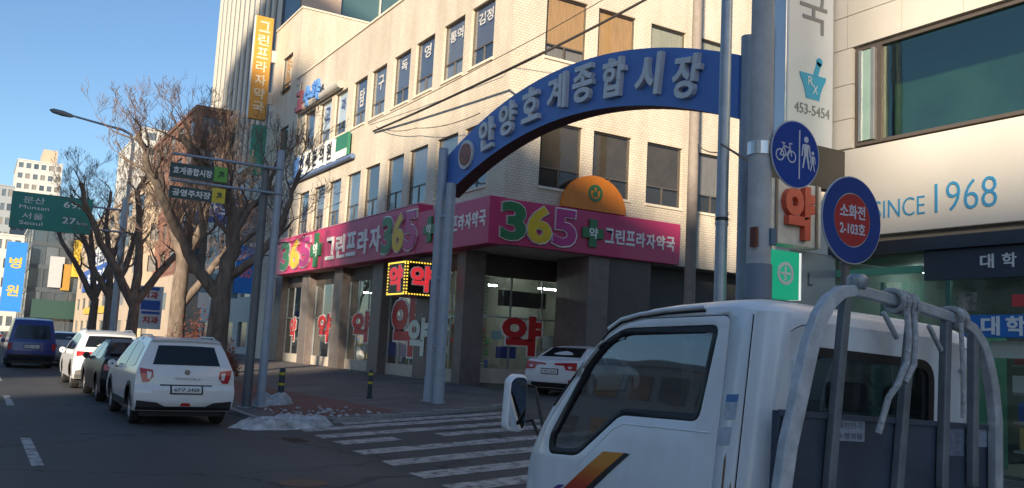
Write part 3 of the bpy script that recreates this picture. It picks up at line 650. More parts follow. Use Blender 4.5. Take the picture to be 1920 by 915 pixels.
GREYC = mat('grey_blue_render', (0.28, 0.31, 0.34), 0.7, var=0.1); DARKG = mat('dark_curtain_wall', (0.07, 0.085, 0.10), 0.35, var=0.15, scale=0.5)
b2 = block('pale grey green building beside the far end of the corner building', 15.0, 30, 53.6, 72, 13.0, PALE, 4, 4, 5, W1)
b3 = block('brown brick building with cream ground storeys behind the bare trees', 15.5, 18.5, ycol(352, 15.5), ycol(278, 15.5), 15.0, BRICK, 5, 1, 5, W1, z0=7.0)
o = BX('lower_storeys', (15.45, ycol(352, 15.5), 0), (18.5, ycol(278, 15.5), 6.99), CREAM2, None); o.parent = b3; o.location = -ORG[b3]
for i in range(4):
    yy = ycol(352, 15.5) + 2 + i * 4.4; o = BX('window', (15.40, yy, 3.8), (15.44, yy + 1.3, 5.4), W1[0], None); o.parent = b3; o.location = -ORG[b3]
b4 = block('cream building with blue shop signs beyond the brick building', 14.2, 30, ycol(272, 14.2), ycol(160, 14.2), 17.0, CREAM2, 5, 4, 8, W1)
b5 = block('pale high rise flats rising behind the bare trees', 24, 40, sx(262, 300, 24).y, sx(222, 300, 24).y, 40, WHITEC, 14, 5, 6, W1, 'apartment_block')
b6 = block('dark glazed building with white bars under the green road sign', sy(48, 560, 168).x, sy(150, 560, 168).x, 168, 200, 19, DARKG, 5, 4, 3, [W1[0], W1[1]], wa=(0.06, 0.94), wz=(0.1, 0.9), roof=WHITEC)
b7 = block('white apartment block above the green road sign', sy(22, 400, 300).x, sy(108, 400, 300).x, 300, 330, 50, WHITEC, 16, 6, 5, W1, 'apartment_block')
BX('roof_house', (sy(78, 330, 300).x, 305, 50.3), (sy(106, 330, 300).x, 320, 55), CREAM2, b7)
b8 = block('grey blue office block at the left edge behind the green road sign', sy(-40, 400, 280).x, sy(21, 400, 280).x, 280, 296, 39, GREYC, 10, 5, 3, W1)
b9 = block('low cream row building behind the blue banner', sy(-60, 560, 215).x, sy(48, 560, 215).x, 215, 240, 20, WHITEC, 5, 6, 3, W1)

def panel_sign(name, label, corners, th, m, s=None, sm=None, sw=0.8, sh=0.6, bold=0.02, cat='sign', rows=None, vertical=False):
    """flat board: corners (TL, TR, BR, BL) in the world, thickness th backwards, optional lettering"""
    P = [Vector(c) for c in corners]; u = (P[1] - P[0]).normalized(); v = (P[0] - P[3]).normalized(); n = u.cross(v).normalized()
    t = thing(name, label, cat, tuple(P[3])); MB().prism(P, -n * th).build('board', m, t)
    c = sum(P, Vector()) / 4; W, H = (P[1] - P[0]).length, (P[0] - P[3]).length
    if s and vertical:
        for i, ch in enumerate(s): text('letter', ch, sm, t, c + v * (H * (0.5 - (i + 0.5) / len(s)) * sh) + n * 0.004, u, v, W * sw, min(W * sw, H / len(s) * sh * 0.85), 0.02, bold)
    elif s: text('lettering', s, sm, t, c + n * 0.004, u, v, W * sw, H * sh, 0.02, bold)
    return t
def on_y(Y, x0, y0, x1, y1):
    """upright board facing the viewer at depth Y between two opposite corners sighted in the photograph"""
    a, b_ = sy(x0, y0, Y), sy(x1, y1, Y)
    return [(a.x, Y, a.z), (b_.x, Y, a.z), (b_.x, Y, b_.z), (a.x, Y, b_.z)]
def on_x(X, x0, y0, x1, y1):
    a, b_ = sx(x0, y0, X), sx(x1, y1, X)
    return [(X, a.y, a.z), (X, b_.y, a.z), (X, b_.y, b_.z), (X, a.y, b_.z)]
BLUES = mat('blue_sign', (0.02, 0.10, 0.42), 0.4, var=0.1); SKYB = mat('bright_blue_banner', (0.02, 0.20, 0.62), 0.5, var=0.1); YELS = mat('yellow_sign', (0.62, 0.42, 0.05), 0.5, var=0.1)
panel_sign('banner_sign', 'tall blue banner with yellow letters at the left edge', on_y(166, 14, 452, 38, 585), 0.5, SKYB, '병원', YELS, 0.6, 0.8, vertical=True)
panel_sign('shop_sign', 'white and blue shop sign on the cream building beyond the trees', on_x(14.0, 157, 510, 205, 535), 0.15, BLUES, '학원', WHT, 0.6, 0.6)
panel_sign('shop_sign', 'white shop sign above the blue one on the cream building', on_x(14.05, 172, 470, 202, 503), 0.12, WHITE, '치과', INK, 0.7, 0.6)
panel_sign('shop_sign', 'yellow shop sign low on the cream building', on_x(14.0, 157, 578, 200, 586), 0.15, YELS)
panel_sign('shop_sign', 'narrow yellow sign column on the dark glazed building', on_y(167.5, 140, 450, 151, 520), 0.3, YELS)
panel_sign('shop_sign', 'narrow ochre sign on the dark glazed building beside the white board', on_y(167.5, 118, 495, 129, 545), 0.3, mat('ochre_sign', (0.4, 0.22, 0.04), 0.5))
panel_sign('shop_sign', 'grey white board on the dark glazed building', on_y(167.5, 95, 480, 116, 540), 0.3, mat('grey_white_board', (0.4, 0.42, 0.44), 0.5))
panel_sign('shop_sign', 'dark green shop fascia at street level under the dark glazed building', on_y(167, 60, 560, 150, 600), 0.3, mat('dark_green_fascia', (0.02, 0.06, 0.05), 0.5))
panel_sign('shop_sign', 'blue shop sign with white letters on the pale building', on_y(53.3, 372, 362, 470, 425), 0.15, BLUES, '한의원', WHT, 0.8, 0.6)
panel_sign('shop_sign', 'grey vertical sign above the blue banner on the pale building', on_y(53.2, 447, 372, 483, 455), 0.25, mat('grey_vertical_sign', (0.22, 0.20, 0.20), 0.6), '한방', mat('dim_letter', (0.36, 0.32, 0.31), 0.6), 0.6, 0.8, vertical=True)
panel_sign('banner_sign', 'blue vertical banner with a pink square beside the two sign poles', on_y(53.0, 446, 460, 478, 552), 0.1, SKYB, '365', mat('pink_print', (0.7, 0.2, 0.25), 0.5), 0.5, 0.35)
panel_sign('shop_sign', 'green projecting sign under the tall orange sign', on_y(52.8, 474, 232, 493, 330), 0.25, mat('green_sign', (0.04, 0.28, 0.20), 0.5))
panel_sign('shop_sign', 'dull turquoise shop fascia behind the tree trunks', on_y(53.25, 372, 510, 445, 560), 0.15, mat('turquoise_fascia', (0.16, 0.27, 0.32), 0.5))
panel_sign('shop_sign', 'white notice board low on the pale building', on_y(53.1, 373, 548, 392, 578), 0.1, WHITE)
t = panel_sign('sign_stand', 'white and navy dental sign stand with red letters behind the parked cars', on_y(60, 264, 535, 300, 618), 0.3, WHITE, None)
for y0, y1, m in ((537, 545, BLUES), (562, 582, BLUES), (583, 590, BLUES)):
    c = on_y(59.99, 265, y0, 299, y1); MB().prism([Vector(q_) for q_ in c], (0, -0.02, 0)).build('print_band', m, t)
for y in (553, 600): c = sy(282, y, 59.98); text('lettering', '치과', REDL, t, (c.x, 59.98, c.z), (1, 0, 0), UP, 0.95, 0.45, 0.01, 0.03)

# ---------------------------------------------------------------- buildings across the main road (out of view; they shade the street and show in the glass)
OPP = mat('opposite_cream', (0.55, 0.49, 0.38), 0.7, var=0.08)
OX = -30.0
def opposite(label, Y0, Y1, H, D, m, floors, nc):
    t = thing('opposite_building', label, 'building', (OX, Y0, 0.12))
    BX('wall', (OX - D, Y0, 0.12), (OX, Y1, H), m, t); BX('parapet', (OX - D - 0.1, Y0 - 0.1, H), (OX + 0.1, Y1 + 0.1, H + 0.4), m, t)
    fh, s_ = (H - 0.12) / floors, (Y1 - Y0) / nc
    for i in range(nc):
        for k in range(floors): BX('window', (OX + 0.002, Y0 + s_ * (i + 0.15), 0.12 + fh * (k + 0.3)), (OX + 0.05, Y0 + s_ * (i + 0.85), 0.12 + fh * (k + 0.82)), W1[(i * 5 + k * 3) % 3], t)
    return t
opposite('long cream block across the main road, out of view', -34, -12.6, 25.6, 5, OPP, 8, 7)
opposite('lower pale block across the main road, out of view', -70, -34.2, 19.9, 12, WHITEC, 6, 10)
opposite('grey block north of the gap across the main road, out of view', 0.6, 9.8, 33.5, 12, GREYC, 10, 4)
opposite('tallest grey block across the main road, out of view', 10.2, 25.0, 51.0, 14, GREYC, 14, 5)
opposite('low pale row across the main road, out of view', 26, 80, 9, 12, WHITEC, 3, 16)

# ---------------------------------------------------------------- pharmacy building on the right (SINCE 1968)
XR = 11.5; RZ = gz(XR) + PV
rb = thing('stone_shop_building', 'pale stone clad shop building with long window and wide white sign band', 'building', (XR, 9.6, RZ))
YN, YS_ = 9.55, -14.0
b = MB()
wall(b, 'X', XR + 0.12, YS_, YN, 3.40, 14.0, [(2.0, 9.14, 5.15, 6.75), (-9, -1, 5.15, 6.75), (2.0, 9.14, 8.6, 10.4)], 0.3)
b.quad((XR + 0.12, YN, RZ), (26, YN, RZ), (26, YN, 14), (XR + 0.12, YN, 14)); b.quad((XR + 0.12, YS_, RZ), (26, YS_, RZ), (26, YS_, 14), (XR + 0.12, YS_, 14))
b.quad((26, YS_, RZ), (26, YN, RZ), (26, YN, 14), (26, YS_, 14)); b.quad((XR + 0.12, YS_, 14), (26, YS_, 14), (26, YN, 14), (XR + 0.12, YN, 14)); b.quad((XR + 0.12, YS_, 3.4), (26, YS_, 3.4), (26, YN, 3.4), (XR + 0.12, YN, 3.4))
b.build('wall', mat('joint_grey_backing', (0.30, 0.27, 0.23), 0.8), rb)
# stone panels hung with open joints, one by one
cols = [9.55, 9.26, 8.28, 7.30, 6.32, 5.34, 4.36, 3.38]; rows_l = [5.14, 5.62, 6.18, 6.77]; rows_u = [6.77, 7.31, 8.0, 8.7, 9.4, 10.1, 10.8]
j = 0.006
for zr0, zr1 in zip(rows_l, rows_l[1:]): BX('stone_panel', (XR + 0.02 + random.uniform(0, .004), 9.16 + j, zr0 + j), (XR + 0.12, 9.55, zr1 - j), STONE, rb)
for zr0, zr1 in zip(rows_u, rows_u[1:]):
    for ya, yb in zip(cols, cols[1:]):
        BX('stone_panel', (XR + 0.02 + random.uniform(0, .005), yb + j, zr0 + j), (XR + 0.12, ya - j, zr1 - j), STONE, rb)
# long ribbon window: narrow opening light, then large fixed panes
WF = mat('brown_metal_frame', (0.16, 0.13, 0.11), 0.4, 0.4, var=0.1)
wz0, wz1 = 5.16, 6.74
b = MB()
for ya, yb in ((9.06, 9.13), (8.66, 8.76), (2.01, 2.1), (5.0, 5.06)): abox(b, 'X', XR, ya, yb, wz0, wz1, 0.06, 0.2)
for za, zb_ in ((wz0, wz0 + 0.05), (wz1 - 0.05, wz1)):
    for ya, yb in ((8.76, 9.06), (5.06, 8.66), (2.1, 5.0)): abox(b, 'X', XR, ya, yb, za, zb_, 0.065, 0.195)
wn = b.build('window', WF, rb)
for ya, yb in ((5.06, 8.66), (2.1, 5.0)): abox(MB(), 'X', XR, ya, yb, wz0 + 0.05, wz1 - 0.05, 0.12, 0.128).build('pane', GREENGLASS, wn)
b = MB()
for ya, yb in ((8.77, 8.82), (9.0, 9.05)): abox(b, 'X', XR, ya, yb, wz0 + 0.06, wz1 - 0.06, 0.03, 0.075)
casement = b.build('casement', ALU, wn); abox(MB(), 'X', XR, 8.82, 9.0, wz0 + 0.07, wz1 - 0.07, 0.05, 0.056).build('casement_pane', mat('pale_green_pane', (0.35, 0.50, 0.43), 0.15, ior=1.7, var=0.1), wn)
abox(MB(), 'X', XR, 2.0, 9.1, wz0, wz1, 1.0, 1.05).build('room_backing', mat('green_grey_screen', (0.17, 0.20, 0.17), 0.8, var=0.5, scale=0.9), wn)
# white sign band with blue lettering, dark fascia and shop front below
zb0, zb1 = 3.72, 5.11
band = thing('sign_band', 'wide cream sign band with blue SINCE 1968 on the stone building', 'sign', (XR, 9.6, zb0))
BX('panel', (XR, 0.0, zb0), (XR + 0.118, 9.63, zb1), mat('cream_sign_panel', (0.71, 0.67, 0.60), 0.4, var=0.05, scale=0.6), band, 0.012)
BX('panel', (XR, -12.0, zb0), (XR + 0.118, -0.02, zb1), MATS['cream_sign_panel'], band, 0.012)
LBLUE = mat('sky_blue_lettering', (0.06, 0.32, 0.58), 0.4, var=0.03)
text('lettering', 'SINCE', LBLUE, band, (XR - 0.001, 8.30, 4.09), NY, UP, 0.84, 0.27, 0.012, -0.012)
text('lettering', '1968', LBLUE, band, (XR - 0.001, 7.27, 4.16), NY, UP, 0.90, 0.42, 0.012, -0.012)
text('lettering', '대학당약국', LBLUE, band, (XR - 0.001, 3.2, 4.25), NY, UP, 4.2, 0.85, 0.012, 0.01)
BX('fascia', (XR - 0.10, -12, 3.42), (XR + 0.1, 9.5, 3.60), mat('dark_metal_fascia', (0.05, 0.055, 0.07), 0.35, 0.3), rb)
BX('fascia_board', (XR + 0.0, -12, 3.0), (XR + 0.1, 7.9, 3.415), mat('navy_fascia', (0.035, 0.04, 0.065), 0.35), rb)
BX('green_fascia_strip', (XR + 0.03, 7.95, 3.12), (XR + 0.1, 9.5, 3.22), mat('mint_strip', (0.10, 0.36, 0.25), 0.4), rb)
for i, ch in enumerate('대학당'): text('letter', ch, WHT, rb, (XR - 0.002, 6.97 - i * 0.30, 3.22), NY, UP, 0.19, 0.19, 0.01, 0.02)
# glass front
b = MB()
for y in (9.5, 8.6, 7.55, 6.3, 5.0, 3.7): abox(b, 'X', XR, y - 0.03, y + 0.03, RZ, 3.0, 0.02, 0.08)
b.build('shopfront_frame', mat('green_metal_frame', (0.06, 0.16, 0.13), 0.4, 0.2), rb)
for ya, yb in ((8.63, 9.47), (7.58, 8.57), (6.33, 7.52), (5.03, 6.27), (3.73, 4.97), (-12, 3.67)):
    abox(MB(), 'X', XR, ya, yb, RZ, 3.0, 0.05, 0.058).build('shop_pane', SHOPGLASS, rb)
ROOM = mat('green_grey_room', (0.15, 0.19, 0.17), 0.8, var=0.2)
b = MB().quad((16, YS_, RZ), (16, 9.5, RZ), (16, 9.5, 3.4), (16, YS_, 3.4)).quad((XR + .1, 9.49, RZ), (16, 9.49, RZ), (16, 9.49, 3.4), (XR + .1, 9.49, 3.4)).quad((XR + .1, YS_, 3.39), (16, YS_, 3.39), (16, 9.5, 3.39), (XR + .1, 9.5, 3.39))
b.build('shop_room', ROOM, rb)
BX('shop_floor', (XR + 0.1, YS_, RZ - 0.05), (16, 9.5, RZ + 0.01), FLOORI, rb)
LAMP2 = mat('cool_tube_glow', (0.75, 1.0, 0.95), 0.4, var=0, emit=9.0)
for x, y in ((13.2, 9.0), (13.0, 7.7), (13.9, 7.6), (12.6, 6.7), (13.4, 5.8), (12.5, 4.4)):
    BX('tube_lamp', (x - 0.32, y - 0.03, 3.30), (x + 0.32, y + 0.03, 3.34), LAMP2, rb)
for k in range(5):
    BX('shelf', (12.1, 3.5, 0.7 + k * 0.38), (12.5, 7.0, 0.73 + k * 0.38), mat('shelf_metal', (0.3, 0.32, 0.32), 0.5), rb)
shelf_goods(12.15, 12.45, 3.6, 6.9, 0.74, 0.74 + 4 * 0.38, rb, 28, GOODS, 'goods')
BX('mint_counter', (12.2, 7.6, RZ), (13.0, 9.3, 2.30), mat('mint_panel', (0.12, 0.36, 0.28), 0.5), rb)
pa = sx(1792, 545, XR + 0.1); 
BX('poster', (XR + 0.04, sx(1828, 560, XR).y, sx(1810, 582, XR).z), (XR + 0.045, sx(1790, 560, XR).y, sx(1810, 548, XR).z), mat('photo_poster', (0.20, 0.19, 0.15), 0.5, var=0.8, scale=9), rb)
BX('red_notice', (XR - 0.01, sx(1935, 560, XR).y, sx(1905, 575, XR).z), (XR + 0.02, sx(1898, 560, XR).y, sx(1905, 552, XR).z), mat('red_notice', (0.6, 0.05, 0.05), 0.5), rb)
t = thing('awning_sign', 'bright blue shop sign with white letters over the shop door at right', 'sign', (XR - 0.2, 7.3, 2.2))
ya, za, zb2 = sx(1808, 600, XR - 0.2).y, sx(1860, 590, XR - 0.2).z, sx(1860, 632, XR - 0.2).z
BX('board', (XR - 0.2, 3.0, zb2), (XR - 0.02, ya, za), mat('azure_sign', (0.02, 0.16, 0.50), 0.4, var=0.05), t)
for i, ch in enumerate('대학당약국'): text('letter', ch, WHT, t, (XR - 0.202, ya - 0.36 - i * 0.33, (za + zb2) / 2), NY, UP, 0.25, 0.25, 0.01, 0.03)
BX('hung_board', (XR - 0.05, sx(1855, 650, XR).y, sx(1850, 682, XR).z), (XR - 0.03, sx(1815, 650, XR).y, sx(1850, 638, XR).z), mat('pale_notice', (0.45, 0.47, 0.5), 0.6), t)
BX('hung_board', (XR - 0.05, sx(1935, 650, XR).y, sx(1900, 672, XR).z), (XR - 0.03, sx(1862, 650, XR).y, sx(1900, 640, XR).z), mat('pale_green_notice', (0.45, 0.5, 0.42), 0.6), t)

# signs that stand out from the corner of that building, facing the traffic
Y9 = 9.47
def face(x0, y0, x1, y1): a, c = sy(x0, y0, Y9), sy(x1, y1, Y9); return a.x, c.x, c.z, a.z
t = thing('projecting_sign', 'tall white projecting sign with blue mortar emblem and phone number', 'sign', (11, Y9, 5.1))
BX('panel', (10.40, Y9, 5.12), (11.46, Y9 + 0.28, 9.6), mat('white_light_box', (0.74, 0.75, 0.74), 0.35, var=0.03), t, 0.03)
BX('edge_trim', (10.375, Y9 + 0.02, 5.10), (10.398, Y9 + 0.26, 9.62), SILV, t); BX('edge_trim', (11.462, Y9 + 0.02, 5.10), (11.485, Y9 + 0.26, 9.62), ALU, t)
GREYL = mat('grey_lettering', (0.25, 0.25, 0.25), 0.5, var=0)
text('letter', '국', GREYL, t, (10.97, Y9 - 0.001, 7.33), (1, 0, 0), UP, 0.62, 0.72, 0.012, 0.0)
text('letter', '약', GREYL, t, (10.97, Y9 - 0.001, 8.35), (1, 0, 0), UP, 0.62, 0.72, 0.012, 0.0)
text('lettering', '453-5454', GREYL, t, (10.965, Y9 - 0.001, 5.70), (1, 0, 0), UP, 0.80, 0.165, 0.008, 0.0)
cb_ = mat('cyan_emblem', (0.03, 0.38, 0.60), 0.4, var=0.02); cx, cz = 10.97, 6.12
MB().prism([Vector((cx + x, Y9 - 0.001, cz + z)) for x, z in ((-0.30, 0.16), (0.30, 0.16), (0.29, 0.10), (0.22, -0.02), (0.17, -0.14), (0.15, -0.24), (-0.15, -0.24), (-0.17, -0.14), (-0.22, -0.02), (-0.29, 0.10))], (0, -0.01, 0)).build('mortar_emblem', cb_, t)
MB().obox((cx + 0.10, Y9 - 0.006, cz + 0.27), (0.35, 0, 1), (1, 0, -0.35), (0, 1, 0), 0.12, 0.05, 0.005).disc((cx + 0.145, Y9 - 0.001, cz + 0.39), (0, -1, 0), 0.07, 0.01, 20).build('pestle_emblem', cb_, t)
text('lettering', 'R', WHT, t, (cx - 0.06, Y9 - 0.012, cz + 0.05), (1, 0, 0), UP, 0.11, 0.14, 0.006, 0.0); text('lettering', 'X', WHT, t, (cx + 0.05, Y9 - 0.012, cz - 0.08), (1, 0, 0), UP, 0.12, 0.14, 0.006, 0.0)
t = thing('projecting_sign', 'old cream box sign with raised red letter under the white sign', 'sign', (10.8, Y9, 3.5))
x0, x1 = sy(1443, 415, Y9 - 0.3).x, sy(1540, 415, Y9 - 0.3).x
BX('box', (x0, Y9 - 0.3, 3.46), (x1, Y9 - 0.02, 4.42), mat('stained_cream_box', (0.68, 0.65, 0.58), 0.6, var=0.2, scale=4), t, 0.02)
for xq in (x0 + 0.1, x1 - 0.14): BX('frame_bar', (xq, Y9 - 0.33, 3.46), (xq + 0.04, Y9 - 0.302, 4.42), mat('rust_bar', (0.25, 0.2, 0.15), 0.7), t)
text('letter', '약', mat('orange_red_letter', (0.62, 0.10, 0.05), 0.5, var=0.1), t, ((x0 + x1) / 2 - 0.02, Y9 - 0.302, 3.95), (1, 0, 0), UP, 0.62, 0.80, 0.10, 0.05)
BX('dark_header', (x0 - 0.02, Y9 - 0.2, 4.43), (XR, Y9 - 0.03, 5.09), mat('dark_bracket', (0.07, 0.06, 0.05), 0.6), t)
t = thing('projecting_sign', 'small green light box with white round emblem above the truck roof', 'sign', (10.4, Y9 - 0.4, 2.7))
yq = Y9 - 0.32; x0, x1 = sy(1446, 515, yq).x, sy(1498, 515, yq).x
BX('box', (x0, yq, 2.66), (x1, yq + 0.25, 3.36), mat('lit_green_sign', (0.01, 0.30, 0.16), 0.3, var=0.05, emit=0.35), t)
BX('lit_side', (x1 + 0.002, yq + 0.01, 2.66), (x1 + 0.06, yq + 0.24, 3.36), mat('lit_white_side', (0.8, 0.85, 0.78), 0.4, emit=0.35), t)
cxx = (x0 + x1) / 2
MB().ring((cxx, yq - 0.001, 3.03), (0, -1, 0), 0.12, 0.17, 0.01, 32).box((cxx - 0.02, yq - 0.01, 2.93), (cxx + 0.02, yq - 0.001, 3.13)).box((cxx - 0.1, yq - 0.0105, 3.01), (cxx + 0.1, yq - 0.0015, 3.05)).build('emblem', WHT, t)
t = thing('wall_panel', 'grey panel with dark letters beside the green light box', 'panel', (11, Y9, 2.5))
BX('board', (x1 + 0.13, Y9 - 0.06, 1.2), (XR - 0.02, Y9 - 0.02, 3.44), mat('grey_wall_panel', (0.25, 0.28, 0.31), 0.5), t)
for i, ch in enumerate('PL'): text('letter', ch, mat('navy_letter', (0.05, 0.08, 0.13), 0.5), t, (x1 + 0.28 + i * 0.26, Y9 - 0.061, 3.02), (1, 0, 0), UP, 0.11, 0.2, 0.006, 0.02)
pd = sy(1459, 150, Y9 + 0.3)
t = thing('metal_duct', 'shiny vertical metal flue pipe beside the tall white sign', 'pipe', (pd.x, Y9 + 0.3, 4.6))
MB().tube([(pd.x, Y9 + 0.35, 4.55), (pd.x, Y9 + 0.35, 10.5)], 0.16, 20).build('pipe', mat('polished_steel', (0.62, 0.63, 0.65), 0.16, 1.0, var=0.05), t, smooth=True)
for z in (5.2, 6.9, 8.6): MB().tube([(pd.x, Y9 + 0.35, z), (pd.x, Y9 + 0.35, z + 0.06)], 0.172, 20).build('collar', STEEL, t)
BX('bracket', (pd.x + 0.1, Y9 + 0.3, 6.0), (XR + 0.1, Y9 + 0.36, 6.05), STEEL, t)

# ================================================================ MARKET ARCH
XA = 10.23; YL, YR = 20.8, 10.35; ym = (YL + YR) / 2; hl = (YL - YR) / 2
ztop = lambda y: 7.75 - 1.07 * abs((y - ym) / hl) ** 2; zbot = lambda y: 6.64 - 1.03 * abs((y - ym) / hl) ** 2
ar = thing('market_arch', 'blue market gateway arch with raised white letters over the side street', 'arch', (XA, YL, gz(XA)))
n = 40; ABLUE = mat('arch_blue', (0.065, 0.17, 0.50), 0.4, var=0.12, scale=0.7); b = MB(); s2 = MB()
for i in range(n):
    ya, yb = YL + (YR - YL) * i / n, YL + (YR - YL) * (i + 1) / n
    for X in (XA, XA + 0.4): b.quad((X, ya, zbot(ya)), (X, yb, zbot(yb)), (X, yb, ztop(yb)), (X, ya, ztop(ya)))
    b.quad((XA, ya, ztop(ya)), (XA, yb, ztop(yb)), (XA + 0.4, yb, ztop(yb)), (XA + 0.4, ya, ztop(ya)))
    s2.quad((XA, ya, zbot(ya)), (XA, yb, zbot(yb)), (XA + 0.4, yb, zbot(yb)), (XA + 0.4, ya, zbot(ya)))
for y in (YL, YR): b.quad((XA, y, zbot(y)), (XA + 0.4, y, zbot(y)), (XA + 0.4, y, ztop(y)), (XA, y, ztop(y)))
b.build('band', ABLUE, ar); s2.build('soffit', mat('red_brown_soffit', (0.16, 0.06, 0.05), 0.6), ar)
LET = mat('silver_white_letter', (0.60, 0.60, 0.60), 0.4, 0.1, var=0.08, scale=6)
for i, ch in enumerate('안양호계종합시장'):
    y = [18.62, 17.67, 16.65, 15.6, 14.64, 13.62, 12.56, 11.52][i]; z = (ztop(y) + zbot(y)) / 2 + 0.02
    sl_ = -(ztop(y - 0.1) - ztop(y + 0.1)) / 0.2; u = Vector((0, -1, -sl_ * 1.0 * 0 + (ztop(y - 0.1) - ztop(y + 0.1)) / 0.2 * 0.5)).normalized(); v = Vector((0, u.z, -u.y))
    text('letter', ch, LET, ar, (XA - 0.002, y, z), u, v, 0.70, 0.78, 0.10, 0.028)
ye = 19.72; ze = (ztop(ye) + zbot(ye)) / 2
MB().disc((XA, ye, ze), (-1, 0, 0), 0.37, 0.06, 36).build('emblem_plate', LET, ar)
MB().disc((XA - 0.061, ye - 0.02, ze), (-1, 0, 0), 0.28, 0.03, 28).build('emblem_disc', mat('brown_emblem', (0.30, 0.12, 0.08), 0.5, var=0.35, scale=9), ar)
for y, zt_ in ((20.78, 6.85), (20.22, zbot(20.22) + 0.02)):
    MB().tube([(XA - 0.14, y, gz(XA)), (XA - 0.14, y, zt_)], 0.125, 18).build('post', POLEGREY, ar, smooth=True)
    MB().tube([(XA - 0.14, y, gz(XA) + PV - 0.01), (XA - 0.14, y, gz(XA) + PV + 0.03)], 0.2, 18).build('base_plate', STEEL, ar)
    MB().tube([(XA - 0.14, y, gz(XA) + PV + 0.02), (XA - 0.14, y, 0.95)], 0.135, 18).build('base_sleeve', mat('pale_sleeve', (0.33, 0.38, 0.44), 0.5), ar, smooth=True)
for z in (1.7, 3.4, 5.0): BX('tie_plate', (XA - 0.18, 20.3, z), (XA - 0.10, 20.7, z + 0.08), POLEGREY, ar)
for y in (10.28, 9.86): MB().tube([(XA + 0.15, y, gz(XA)), (XA + 0.15, y, 7.0)], 0.12, 18).build('post', POLEGREY, ar, smooth=True)

# ================================================================ POLES
pw = sx(1356, 300, 9.55)
t = thing('steel_pole', 'tall plain steel pole in front of the right end of the arch', 'pole', (9.55, pw.y, gz(9.55)))
MB().tube([(9.55, pw.y, 0.2), (9.55, pw.y, 13)], [0.095, 0.08], 18).build('shaft', STEEL, t, smooth=True)
for z in (3.75, 3.82, 3.9): MB().tube([(9.55, pw.y, z), (9.55, pw.y, z + 0.05)], 0.1, 18).build('clamp', BLACK if z == 3.82 else STEEL, t)
ux, uy = 6.16, 5.92
t = thing('utility_pole', 'thick grey utility pole with metal clamp beside the round blue sign', 'pole', (ux, uy, gz(ux)))
MB().tube([(ux, uy, 0.0), (ux, uy, 10)], [0.115, 0.098], 24).build('shaft', CONCRETE, t, smooth=True)
zc = sy(1415, 278, uy).z
MB().tube([(ux, uy, zc - 0.06), (ux, uy, zc + 0.06)], 0.122, 24).build('clamp', mat('bright_clamp', (0.7, 0.7, 0.7), 0.25, 0.8), t)
for z in (-0.06, 0.06): MB().ring((ux, uy, zc + z - 0.01), (0, 0, 1), 0.118, 0.13, 0.02, 24).build('clamp_rim', STEEL, t)
BX('tag_plate', (ux - 0.135, uy - 0.09, 2.77), (ux - 0.1, uy - 0.02, 2.95), mat('rust_tag', (0.16, 0.05, 0.03), 0.7), t)
BX('tag_plate', (ux + 0.02, uy - 0.135, 2.80), (ux + 0.09, uy - 0.1, 2.95), mat('blue_tag', (0.10, 0.17, 0.25), 0.6), t)
MB().tube([(ux, uy, 2.3), (ux, uy, 2.62)], 0.127, 24).build('lower_sleeve', mat('grey_wrap', (0.2, 0.24, 0.3), 0.6), t, smooth=True)
# round sign for cycles and walkers, clamped to it
cs = sy(1490, 290, uy - 0.13); N = Vector((0, -1, 0))
t = thing('round_sign', 'round blue sign with white bicycle and walking figures on the utility pole', 'sign', tuple(cs))
rr = 0.325
MB().disc(cs, N, rr, 0.012, 48).build('plate', mat('sign_white_rim', (0.42, 0.46, 0.55), 0.4), t)
MB().disc(cs + N * 0.0125, N, rr - 0.012, 0.003, 48).build('face', mat('traffic_blue', (0.010, 0.055, 0.32), 0.7, var=0.05, ior=1.3), t)
fm = mat('faded_white_print', (0.50, 0.56, 0.68), 0.4, var=0.05); o_ = cs + N * 0.016
def pt(x, z): return o_ + Vector((x * rr, 0, z * rr))
b = MB().obox(pt(0.14, 0.02), (1, 0, 0), UP, N, 0.008, rr * 0.72, 0.002)
b.build('divider', fm, t)
b = MB()
for x in (-0.66, -0.18): b.ring(pt(x, -0.10), N, 0.045, 0.058, 0.003, 24)
for p0, p1 in (((-0.66, -0.1), (-0.5, 0.18)), ((-0.5, 0.18), (-0.24, 0.14)), ((-0.24, 0.14), (-0.18, -0.1)), ((-0.5, 0.18), (-0.4, -0.1)), ((-0.66, -0.1), (-0.4, -0.1)), ((-0.4, -0.1), (-0.24, 0.14)), ((-0.24, 0.14), (-0.28, 0.28)), ((-0.28, 0.28), (-0.16, 0.28)), ((-0.5, 0.18), (-0.52, 0.26)), ((-0.6, 0.26), (-0.46, 0.26))):
    a, c = pt(*p0), pt(*p1); b.obox((a + c) / 2, c - a, (c - a).cross(N), N, (c - a).length / 2, 0.006, 0.002)
b.build('bicycle_print', fm, t)
b = MB()
for x, s in ((0.42, 1.0), (0.70, 0.62)):
    z0 = -0.36 if s == 1 else -0.40
    H = lambda q_: z0 + q_ * s
    b.disc(pt(x, H(0.86)), N, 0.030 * s, 0.003, 16)
    b.prism([pt(x - 0.10 * s, H(0.72)), pt(x + 0.10 * s, H(0.72)), pt(x + 0.08 * s, H(0.38)), pt(x - 0.08 * s, H(0.38))], N * 0.003)
    for dx, dx2 in ((-0.05, -0.13), (0.05, 0.13)): b.prism([pt(x + dx * s - 0.04 * s, H(0.38)), pt(x + dx * s + 0.035 * s, H(0.38)), pt(x + dx2 * s + 0.03 * s, H(0)), pt(x + dx2 * s - 0.03 * s, H(0))], N * 0.003)
    for sg in (-1, 1): b.prism([pt(x + sg * 0.10 * s, H(0.72)), pt(x + sg * 0.15 * s, H(0.70)), pt(x + sg * 0.20 * s, H(0.36)), pt(x + sg * 0.15 * s, H(0.36))], N * 0.003)
